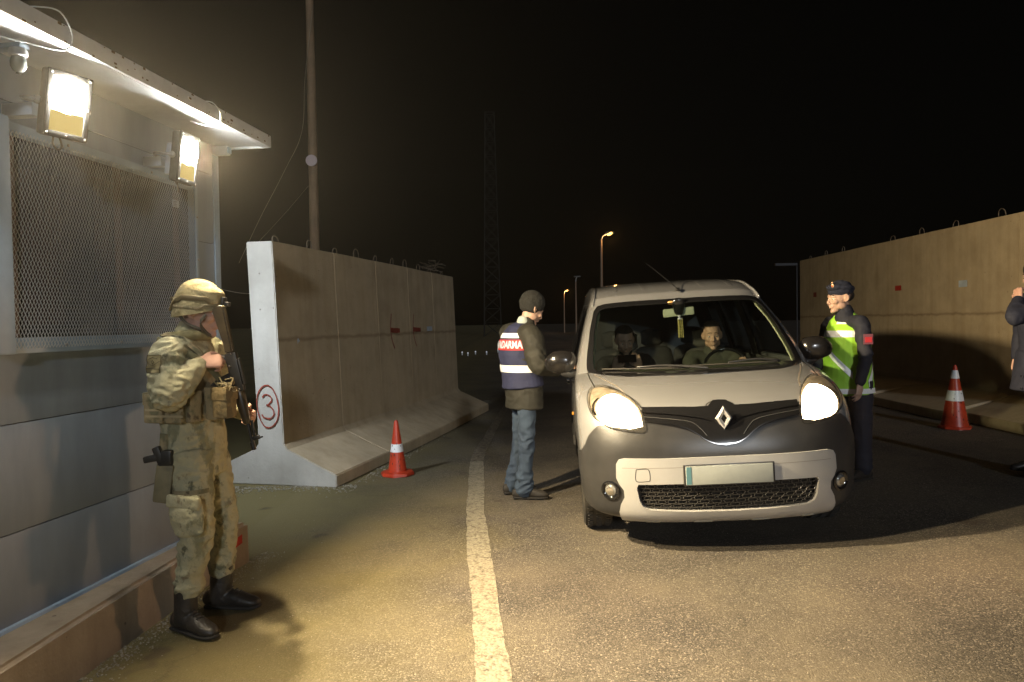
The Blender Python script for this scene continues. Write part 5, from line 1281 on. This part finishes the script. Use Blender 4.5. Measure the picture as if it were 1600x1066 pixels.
# sleeve patch
bvj = bvh_of(jk); bm = BM(); rows = []
for i in range(9):
    row = []
    for j in range(9):
        x = -.095+.080*i/8; z = 1.285+.082*j/8; h = bvj.ray_cast(V3((x,-.6,z)), V3((0,1,0)), 1); row.append(bm.verts.new(h[0]+V3((0,-.004,0)) if h[0] is not None else V3((x,-.25,z))))
    rows.append(row)
for i in range(8):
    for j in range(8): bm.faces.new((rows[i][j],rows[i+1][j],rows[i+1][j+1],rows[i][j+1]))
pt = obj('sleeve_patch', bm, mat('patch_cloth',(.235,.195,.095),.9), jk, smooth=90)
def onj(x,z,off=-.008):
    h = bvj.ray_cast(V3((x,-.6,z)), V3((0,1,0)), 1); return (h[0] if h[0] is not None else V3((x,-.25,z)))+V3((0,off,0))
bm = BM()
for P in ([(-.115,1.285),(-.035,1.285),(-.035,1.367),(-.115,1.367),(-.115,1.285)],[(-.112,1.305),(-.038,1.302)],[(-.11,1.335),(-.09,1.325),(-.075,1.318),(-.06,1.325),(-.04,1.338)],[(-.098,1.348),(-.075,1.357),(-.052,1.350)],[(-.082,1.335),(-.075,1.345),(-.066,1.335),(-.075,1.325),(-.082,1.335)]):
    Q = []
    for (a,b),(c,d) in zip(P[:-1],P[1:]): Q += [onj(a+.02+(c-a)*k/4,b+(d-b)*k/4) for k in range(4)]
    Q.append(onj(P[-1][0]+.02,P[-1][1])); sweep(bm, Q, [.0016]*len(Q), 5, sub=1)
obj('stitching', bm, mat('patch_thread',(.07,.055,.03),.9), pt)
# holster on the thigh
bm = BM(); T = Matrix.Rotation(R(8),4,'Y'); box(bm, (-.068,-.185,.745), (.085,.045,.19), T, .014); ho = obj('holster', bm, mat('holster_olive',(.15,.13,.075),.6,col2=(.10,.09,.05),scale=10), so_, smooth=40)
bm = BM(); box(bm, (-.085,-.19,.875), (.035,.034,.10), Matrix.Rotation(R(-20),4,'Y'), .008); box(bm, (-.125,-.19,.865), (.07,.034,.032), Matrix.Rotation(R(-10),4,'Y'), .008); box(bm, (-.045,-.195,.87), (.05,.045,.075), None, .010); obj('pistol_grip', bm, M_gun, ho, smooth=40)
bm = band(bv, (.03,-.10), -178, -25, .690, .712, .005, 24); obj('leg_strap', bm, M_gear, ho, smooth=60)
bm = BM(); sweep(bm, [(-.08,-.17,.84),(-.07,-.175,.98)], [(.02,.004)]*2, 6, ref=(1,0,0)); obj('drop_strap', bm, M_gear, ho, smooth=60)
# helmet
hT = ST
def hshell(off, zc=.040):
    bm = BM(); rows = []
    for j in range(15):
        th = math.pi/2*(1-j/14)*1.0; row = []
        for i in range(40):
            ph = 2*math.pi*i/40; x,y = math.cos(ph),math.sin(ph)
            zb = .012 if x > .35 else (-.035 if abs(y) < .55 and x < 0 else 0)
            low = .034*max(0,x-.1)/.9 - .026*max(0,-x)**.8 - .004*max(0,abs(y)-.45)
            el2 = j/14
            zz = math.cos(math.pi/2*(1-el2)); rr = math.sin(math.pi/2*(1-el2)) if el2 < .72 else 1-.02*(el2-.72)
            a_ = math.pi/2*el2
            rr = math.sin(min(a_*1.18,math.pi/2)); z = .128*math.cos(min(a_*1.18,math.pi/2)) 
            if a_*1.18 > math.pi/2: z = -(a_*1.18-math.pi/2)/.283*.052
            z = z + (low if z < .03 else low*max(0,1-(z-.03)/.06))
            row.append(bm.verts.new(hT@V3((-.012+x*rr*(.127+off), y*rr*(.108+off), zc+z+(off if j<8 else 0)))))
        rows.append(row)
    for j in range(14):
        for i in range(40):
            if j == 0:
                continue
            bm.faces.new((rows[j][i],rows[j][(i+1)%40],rows[j+1][(i+1)%40],rows[j+1][i]))
    top = bm.verts.new(hT@V3((-.012,0,zc+.128+off)))
    for i in range(40): bm.faces.new((top,rows[1][(i+1)%40],rows[1][i]))
    bmesh.ops.delete(bm, geom=[v for v in bm.verts if not v.link_faces], context='VERTS')
    fixn(bm)
    bmesh.ops.solidify(bm, geom=bm.faces[:], thickness=.009)
    return bm
he = obj('helmet', hshell(0), M_helm, so_, smooth=60)
def hp_(a, z, off): a = R(a); return hT@V3((-.012+math.cos(a)*(.127+off), math.sin(a)*(.108+off), .040+z))
bm = BM(); rng = list(range(-160,-25,9))
sweep(bm, [hp_(a, .022+(.010 if -110<a<-50 else -.006), .004) for a in rng], [(.012,.005)]*len(rng), 8, ref=(0,0,1), sub=1)
sweep(bm, [hp_(-a, .022+(.010 if -110<-a<-50 else -.006), .004) for a in range(25,160,9)], [(.012,.005)]*15, 8, ref=(0,0,1), sub=1)
sweep(bm, [hp_(-125,.016,.006), hp_(-135,-.012,.006), hp_(-150,-.04,.004)], [(.010,.005)]*3, 8, ref=(0,1,0), sub=2); obj('side_rail', bm, mat('rail_tan',(.25,.20,.105),.5), he, smooth=60)
bm = BM(); T = hT@Matrix.Translation((.117,0,.060)); box(bm, (0,0,0), (.016,.045,.055), None, .006); bm.transform(T); 
b2 = BM(); box(b2, (.018,0,-.006), (.028,.030,.022), None, .005); b2.transform(T); me_ = bpy.data.meshes.new('t'); b2.to_mesh(me_); b2.free(); bm.from_mesh(me_); obj('visor_mount', bm, M_gun, he, smooth=40)
bm = BM(); T = hT@Matrix.Translation((.125,-.045,.015))@Matrix.Rotation(R(-30),4,'Z')@Matrix.Rotation(R(14),4,'Y'); box(bm, (0,0,0), (.014,.034,.062), None, .006); bm.transform(T); obj('brow_plate', bm, mat('pale_brow_plate',(.75,.70,.52),.35), he, smooth=40)  # plain pale plate on the helmet front
bm = BM(); sweep(bm, [hp_(a,-.018+(.018 if a>-60 else 0),.003) for a in range(-150,-20,12)], [(.007,.003)]*11, 6, ref=(0,0,1), sub=1); obj('goggle_strap', bm, M_gear, he, smooth=60)
bm = BM(); sw(bm, hT, [(.07,-.082,-.005),(.045,-.080,-.05),(.062,-.045,-.095),(.08,0,-.115),(.062,.045,-.095),(.045,.080,-.05)],[(.008,.003)]*6,6,(0,0,1)); sw(bm,hT,[(-.06,-.088,-.02),(-.02,-.082,-.06),(.045,-.062,-.082)],[(.008,.003)]*3,6,(0,0,1)); obj('chin_strap', bm, mat('dark_strap',(.06,.05,.035),.8), he, smooth=60)
bm = BM(); sweep(bm, [V3((-.015,-.155,1.30))*0+V3((.085,-.19,1.305)),V3((.108,-.168,1.322))], [.034,.030], 14); obj('wrist_watch', fuse(bm,.005,1), M_gun, so_, smooth=180)
# rifle, muzzle down
ga, gb = V3((-1.60+.155,3.65-.075,1.60)), V3((-1.60+.305,3.65-.065,.885)); gd = (gb-ga).normalized(); gl = (gb-ga).length
rf_ = empty('rifle', 'dark rifle with a brown stock held muzzle down across the chest of the soldier', 'rifle', ga); rf_.rotation_mode = 'QUATERNION'
xm = gd; ym = V3((0,1,0)); ym = (ym-xm*ym.dot(xm)).normalized(); zm = xm.cross(ym)
rf_.rotation_quaternion = Matrix((xm,ym,zm)).transposed().to_quaternion()      # local X: butt to muzzle; Z: towards the wearer's right... sights side
def rb_(name, fn, m, sm_=40): bm = BM(); fn(bm); return obj(name, bm, m, rf_, smooth=sm_)
def f_stock(bm):
    P = [(0,.024),(.01,.028),(.20,.022),(.235,.018),(.235,-.020),(.19,-.018),(.01,-.034),(0,-.030)]
    A = [bm.verts.new((x,-.019,z)) for x,z in P]; B = [bm.verts.new((x,.019,z)) for x,z in P]
    for i in range(8): bm.faces.new((A[i],A[(i+1)%8],B[(i+1)%8],B[i]))
    bm.faces.new(A[::-1]); bm.faces.new(B); fixn(bm); bmesh.ops.bevel(bm, geom=bm.edges[:], offset=.007, segments=2, affect='EDGES')
rb_('stock', f_stock, M_wood)
rb_('receiver', lambda bm: (box2(bm,(.236,-.018,-.024),(.43,.018,.030),.005), box2(bm,(.27,-.012,.031),(.40,.012,.040),.003)), M_gun)
rb_('magazine', lambda bm: sweep(bm,[(.36,0,-.02),(.375,0,-.08),(.405,0,-.135)],[(.030,.012),(.030,.012),(.029,.012)],4,ref=(1,0,0)), M_gun)
rb_('grip', lambda bm: sweep(bm,[(.262,0,-.02),(.235,0,-.085)],[(.019,.013),(.017,.013)],10,ref=(1,0,0)), M_gun)
rb_('handguard', lambda bm: sweep(bm,[(.431,0,.0),(.50,0,.0),(.585,0,.002)],[(.026,.022),(.027,.023),(.021,.018)],12,ref=(0,0,1)), M_wood, 60)
rb_('barrel', lambda bm: (cyl(bm,(.585,0,.004),(gl,0,.004),.0085), cyl(bm,(.585,0,.026),(.66,0,.024),.007), box2(bm,(.665,-.006,-.004),(.685,.006,.048),.003), cyl(bm,(gl-.04,0,.004),(gl,0,.004),.012)), M_gun)
rb_('front_sight', lambda bm: box2(bm,(.672,-.003,.0485),(.68,.003,.062),.001), M_gun)
bm = BM()
for p in ((.24,-.020,.012),(.30,-.020,-.01),(.42,-.020,.01)): ell(bm, p, (.006,.004,.006), seg=8)
obj('pin', bm, M_chrome, rf_)

# ---------------------------------------------------------------- man in the navy vest
M_navy = mat('navy_vest', (.020,.024,.062), .8, col2=(.026,.03,.075), scale=9, bump=.35, bscale=24)
M_dolive = mat('dark_jacket', (.020,.019,.013), .75, col2=(.026,.024,.017), scale=10, bump=.3, bscale=24)
M_jean = mat('jeans', (.026,.042,.072), .85, col2=(.056,.086,.130), scale=5, detail=7, bump=.4, bscale=30, stretch=(1,1,.5))
M_redp = mat('red_panel', (.50,.030,.025), .7, bump=.1); M_blk = mat('black_knit', (.012,.012,.010), .95, col2=(.022,.021,.018), scale=60, bump=.8, bscale=160, stretch=(1,1,.4))
BJ = dict(pel=(-.045,.0,.90), wst=(-.075,0,1.06), chs=(-.085,.0,1.27), nck=(-.015,.015,1.475), head=(.035,.03,1.605), hrot=(28,26,0), yaw=35, pyaw=15,
  shR=(.02,-.165,1.385), elR=(.075,-.235,1.14), wrR=(.265,-.11,1.075), hdR=((.95,.35,.0),(.1,-.2,1),1,.35),
  shL=(-.16,.155,1.395), elL=(-.08,.30,1.16), wrL=(.18,.22,1.10), hdL=((.95,-.1,.0),(.1,0,1),-1,.35),
  hipR=(-.02,-.085,.85), knR=(-.03,-.11,.47), anR=(-.055,-.10,.10), toeR=(.12,-.115,.03), hipL=(-.06,.09,.85), knL=(-.085,.10,.47), anL=(-.14,.09,.10), toeL=(.03,.14,.03))
bo, BT = body('person', 'man in a black knit cap, jeans and navy vest with a red back panel', (.14,6.19,.006), BJ, M_skin, group=None)
jb_ = cloth('jacket', jacket(BJ, .028, -.135, .95, cuff=.042), M_dolive, bo, .008, 3, .010, 9, (1,1,1.5), [(BJ['elR'],.15,.8),((-.04,0,.8),.12,.5)])
cloth('jeans', trousers(BJ, -.014, .076, .094, .080, .0, -.03), M_jean, bo, .007, 2, .011, 11, (1,1,1.3), [(BJ['knR'],.14,.8),((-.06,-.1,.16),.12,1.4),((-.14,.09,.16),.12,1.4),((-.03,0,.84),.14,.7)])
bm = BM(); lc = lat(35); 
sweep(bm, [(-.05,.0,.945),(-.06,0,1.05),(-.075,0,1.15),(-.085,0,1.27),(-.065,.0,1.38),(-.025,.01,1.465)], [(.202,.168),(.195,.160),(.190,.156),(.196,.160),(.176,.132),(.082,.080)], 26, lc)
vb = cloth('vest', bm, M_navy, bo, .008, 3, .008, 7, (1,1,1.4))
bvv = bvh_of(vb); cc = (-.07,0)
rb2 = obj('reflective_band', band(bvv, cc, 160, 345, 1.075, 1.135, .005, 34), M_retro, vb, smooth=180)
obj('reflective_band', band(bvv, cc, 178, 296, 1.365, 1.405, .005, 24), M_retro, vb, smooth=180)
rp = obj('back_panel', band(bvv, cc, 172, 292, 1.262, 1.350, .005, 24), M_redp, vb, smooth=180)
obj('lettering', text_on(bvv, cc, 224, 1.306, 'JANDARMA', .085, .31, .010), M_white, rp)
bm = BM(); ell(bm, (.055,-.20,1.30), (.012,.012,.03), seg=8); obj('sleeve_patch', bm, M_redp, jb_)
for s in 'RL': shoe(BJ, s, bo, mat('dark_suede',(.028,.024,.02),.7,bump=.3), M_sole, -.02, 'shoe')
bm = BM(); sw(bm, BT, [(-.04,0,-.120),(-.03,0,-.138)], [(.050,.052),(.058,.058)], 16, (0,1,0)); obj('shirt_collar', fuse(bm,.006,2), mat('pale_collar',(.42,.46,.42),.8), bo, smooth=180)
bm = BM(); E_ = ell(bm, BT@V3((-.020,0,.062)), (.113,.094,.098), BT.to_3x3(), 28); sw(bm, BT, [(-.022,0,.018),(-.022,0,.05)], [(.094,.112),(.095,.113)], 28, (0,1,0)); 
hb = fuse(bm, .005, 2)
for v in [v for v in hb.verts if (BT.inverted()@v.co).z < .002]: pass
obj('knit_cap', wrinkle(hb,.004,22), M_blk, bo, smooth=180)
pn = empty('identity_card', 'small pale card in the hands of the man in the knit cap', 'card', (.14+.375,6.19+.03,1.09)); bm = BM(); box(bm, (0,0,0), (.06,.09,.002), None); obj('card', bm, M_white, pn)

# ---------------------------------------------------------------- officer
M_hiv = mat('hi_vis', (.32,.66,.045), .65, col2=(.38,.74,.06), scale=5, bump=.35, bscale=22)
M_nv2 = mat('navy_uniform', (.010,.011,.020), .8, col2=(.014,.015,.027), scale=9, bump=.3, bscale=24)
OJ = dict(pel=(-.02,.0,.86), wst=(-.02,.0,1.01), chs=(-.02,.0,1.21), nck=(-.06,-.03,1.40), head=(-.105,-.04,1.543), hrot=(188,4,0), yaw=194, pyaw=200,
  shL=(.0,-.185,1.335), elL=(.01,-.255,1.07), wrL=(-.055,-.285,.83), hdL=((-.15,-.1,-1),(-.5,.85,0),1,.3),
  shR=(-.10,.155,1.325), elR=(-.19,.13,1.07), wrR=(-.30,-.01,.90), hdR=((-.5,-.4,-.6),(.5,-.8,0),-1,.35),
  hipL=(.05,-.08,.81), knL=(.05,-.10,.44), anL=(.06,-.10,.09), toeL=(-.09,-.17,.03), hipR=(-.04,.08,.81), knR=(-.05,.09,.44), anR=(-.04,.11,.09), toeR=(-.19,.04,.03))
oo, OT = body('person', 'officer in a navy beret and bright green reflective vest', (2.90,6.2,.122), OJ, M_skin)
cloth('pullover', jacket(OJ, .0, -.06, .95, cuff=.038), M_nv2, oo, .008, 3, .009, 9, (1,1,1.5), [(OJ['elL'],.15,.7)])
cloth('trousers', trousers(OJ, .006, .075, .092, .074, .05, .01), M_nv2, oo, .009, 3, .008, 9)
bm = BM(); lc = lat(194); sweep(bm, [(-.03,0,.735),(-.03,0,.86),(-.03,0,1.01),(-.025,0,1.21),(-.03,0,1.32),(-.05,-.02,1.40)], [(.205,.225),(.198,.212),(.185,.195),(.180,.180),(.165,.14),(.085,.08)], 26, lc)
vo = cloth('reflective_vest', bm, M_hiv, oo, .008, 3, .010, 6, (1,1,1.4))
bvo = bvh_of(vo); cc = (0,0)
band_ = lambda a0,a1,z0_,z1_,n=30: obj('reflective_band', band(bvo, cc, a0, a1, z0_, z1_, .005, n), M_retro, vo, smooth=180)
band_(150,372,.742,.785,36); band_(160,262,1.215,1.27,26); band_(-25,30,1.205,1.26,12)
band_(178,250,lambda f:1.135-.27*f,lambda f:1.195-.27*f,24); band_(-68,-5,lambda f:.79+.23*f,lambda f:.85+.23*f,20); band_(200,250,1.325,1.352,14)
bm = BM(); sw(bm, Matrix.Identity(4), [(-.045,-.02,1.365),(-.065,-.03,1.43),(-.075,-.035,1.455)], [(.085,.082),(.074,.072),(.068,.066)], 18, (0,1,0)); cloth('collar', bm, M_nv2, oo, .007, 2, .006, 16)
bm = BM(); c_o = V3((.008,-.300,1.20)); T = Matrix.Translation(c_o)@Matrix.Rotation(R(-5),4,'Z'); box(bm, (0,0,0), (.075,.008,.085), None, .003); bm.transform(T); ar = obj('arm_badge', bm, mat('badge_grey_red',(.16,.05,.07),.8), oo)
bm = BM(); box(bm, (0,-.006,-.004), (.055,.004,.045), None, .002); bm.transform(T); obj('badge_centre', bm, mat('badge_red',(.45,.02,.03),.7), ar)
# beret
bm = BM(); T = OT
ell(bm, T@V3((-.012,0,.088)), (.118,.100,.040), (T@Matrix.Rotation(R(-8),4,'Y')).to_3x3(), 28); ell(bm, T@V3((.045,.02,.098)), (.070,.070,.034), T.to_3x3(), 20); sw(bm, T, [(-.010,0,.050),(-.010,0,.085)], [(.088,.106),(.088,.106)], 26, (0,1,0))
bo_ = obj('beret', wrinkle(fuse(bm,.005,3),.004,14), mat('navy_felt',(.012,.015,.032),.9,bump=.4,bscale=200), oo, smooth=180)
bm = BM(); Tb = T@Matrix.Translation((.098,.062,.112))@Matrix.Rotation(R(38),4,'Z'); ell(bm, Tb@V3((0,0,0)), (.004,.013,.018), Tb.to_3x3(), 12); ell(bm, Tb@V3((0,0,.024)), (.003,.007,.010), Tb.to_3x3(), 10); cb_ = obj('cap_badge', bm, mat('gold_badge',(.55,.36,.20),.35,.6), bo_)
bm = BM(); ell(bm, Tb@V3((.004,0,-.002)), (.003,.006,.008), Tb.to_3x3(), 10); obj('badge_enamel', bm, M_redp, cb_)
bm = BM(); ell(bm, T@V3((-.030,0,.020)), (.093,.0815,.062), T.to_3x3(), 24)
for v in list(bm.verts):
    q = T.inverted()@v.co
    if q.x > .035 or (abs(q.y)>.05 and q.x > -.004 and q.z < .03) or q.z < -.045: pass
bmesh.ops.delete(bm, geom=[v for v in bm.verts if (lambda q: q.x > .010 or (q.x > -.03 and q.z < .025) or q.z < -.035)(T.inverted()@v.co)], context='VERTS')
obj('hair', bm, M_hair, oo, smooth=180)
for s in 'RL': shoe(OJ, s, oo, M_boot, M_sole, .05, 'boot')

# ---------------------------------------------------------------- person cut by the right edge
PJ = dict(pel=(.0,0,.95), wst=(.0,0,1.10), chs=(.0,0,1.30), nck=(-.01,0,1.50), head=(-.02,0,1.64), hrot=(185,8,0), yaw=185, pyaw=185,
  shL=(.02,-.18,1.43), elL=(-.395,-.27,1.30), wrL=(-.255,-.12,1.455), hdL=((.15,.35,.9),(.75,.2,-.2),1,.6),
  shR=(-.01,.18,1.43), elR=(.05,.27,1.16), wrR=(.0,.27,.94), hdR=((-.1,0,-1),(0,-1,0),-1,.3),
  hipL=(.03,-.09,.90), knL=(.05,-.10,.49), anL=(.06,-.11,.10), toeL=(-.10,-.12,.03), hipR=(.03,.09,.90), knR=(.05,.10,.49), anR=(.06,.11,.10), toeR=(-.10,.12,.03))
po, PTm = body('person', 'person in a long dark blue coat raising a hand to the mouth', (4.375,6.0,.178), PJ, M_skin2)
M_coat = mat('blue_coat', (.014,.016,.032), .8, col2=(.020,.022,.040), scale=6, bump=.3, bscale=24)
bm = jacket(PJ, .012, -.10, .93, cuff=.042); sweep(bm, [(.0,0,.70),(.0,0,.86),(.0,0,1.02)], [(.225,.185),(.205,.160),(.18,.14)], 24, lat(185)); cloth('coat', bm, M_coat, po, .009, 3, .009, 8, (1,1,.8), [(PJ['elL'],.14,.7)])
cloth('trousers', trousers(PJ, .0, .070, .09, .07, .02, .01), M_nv2, po, .010, 3, .007, 8)
bm = BM()
for z in (.72,.82): ell(bm, (-.19,-.06,z), (.006,.008,.008), seg=10)
obj('button', bm, M_chrome, po)
bm = BM(); ell(bm, PTm@V3((-.018,0,.06)), (.112,.092,.095), PTm.to_3x3(), 26); hb = fuse(bm,.006,2); bmesh.ops.delete(hb, geom=[v for v in hb.verts if (PTm.inverted()@v.co).z < .035 and (PTm.inverted()@v.co).x > -.02], context='VERTS'); obj('dark_cap', hb, M_blk, po, smooth=180)
for s in 'RL': shoe(PJ, s, po, M_boot, M_sole, .03, 'shoe', False)

# ---------------------------------------------------------------- the two in the van
def occupant(label, x, J2, top, hair):
    J = dict(pel=(x,2.02,.62), wst=(x,2.06,.78), chs=(x,2.09,.97), nck=(x,2.08,1.15), head=(x+J2.get('hx',0),2.04,1.29), hrot=J2['hrot'], yaw=-90, pyaw=-90,
      shL=(x+.18,2.06,1.09), shR=(x-.18,2.06,1.09), elL=J2['elL'], wrL=J2['wrL'], hdL=J2['hdL'], elR=J2['elR'], wrR=J2['wrR'], hdR=J2['hdR'],
      hipL=(x+.09,1.95,.62), knL=(x+.13,1.62,.66), anL=(x+.12,1.40,.42), toeL=(x+.12,1.25,.36), hipR=(x-.09,1.95,.62), knR=(x-.13,1.62,.66), anR=(x-.12,1.40,.42), toeR=(x-.12,1.25,.36))
    o, T = body('person', label, (0,0,0), J, M_skin, voxel=.007, mw=VM)
    cloth('top', jacket(J, .010, -.02, .93), top, o, .010, 2, .007, 8); cloth('trousers', trousers(J, .0, .06, .085, .068, .0, .03), M_nv2, o, .010, 2, .005, 8)
    bm = BM(); ell(bm, T@V3((-.022,0,.050)), (.104,.086,.088), T.to_3x3(), 24); bmesh.ops.delete(bm, geom=[v for v in bm.verts if (lambda q: (q.x > .03 and q.z < .085) or (q.x > -.02 and q.z < .03) or q.z < -.02)(T.inverted()@v.co)], context='VERTS'); obj('hair', bm, hair, o, smooth=180)
    return o
pas = occupant('passenger in a dark jacket looking down at a phone behind the windscreen', -.40, dict(hrot=(-86,18,0), elL=(-.26,1.86,.93), wrL=(-.33,1.62,1.08), hdL=((-.25,-.35,.75),(0,.8,.3),1,.55), elR=(-.62,1.86,.93), wrR=(-.53,1.62,1.07), hdR=((.3,-.3,.75),(0,.8,.3),-1,.55)), mat('dark_top',(.02,.019,.018),.8,bump=.3,bscale=24), M_hair)
drv = occupant('driver of the van sitting behind the steering wheel in a grey-green top', .37, dict(hrot=(-96,4,0), elL=(.60,1.86,.90), wrL=(.53,1.60,1.05), hdL=((-.1,-.8,.4),(-.7,0,0),1,.7), elR=(.12,1.84,.90), wrR=(.20,1.60,1.02), hdR=((.1,-.8,.3),(.7,0,0),-1,.7)), mat('grey_green_top',(.055,.056,.042),.85,bump=.3,bscale=24), M_hair)
ph = empty('phone', 'dark phone held in the hands of the passenger behind the windscreen', 'phone'); ph.matrix_world = VM @ Matrix.Translation((-.43,1.565,1.155)) @ Matrix.Rotation(R(-35),4,'X')
bm = BM(); box(bm, (0,0,0), (.15,.010,.072), None, .004); obj('case', bm, M_gblack, ph, smooth=40)
bm = BM(); box(bm, (0,.0058,0), (.135,.001,.062)); obj('screen', bm, mat('phone_screen',(.02,.02,.03),.1,emis=(.5,.6,.7),estr=.15), ph)
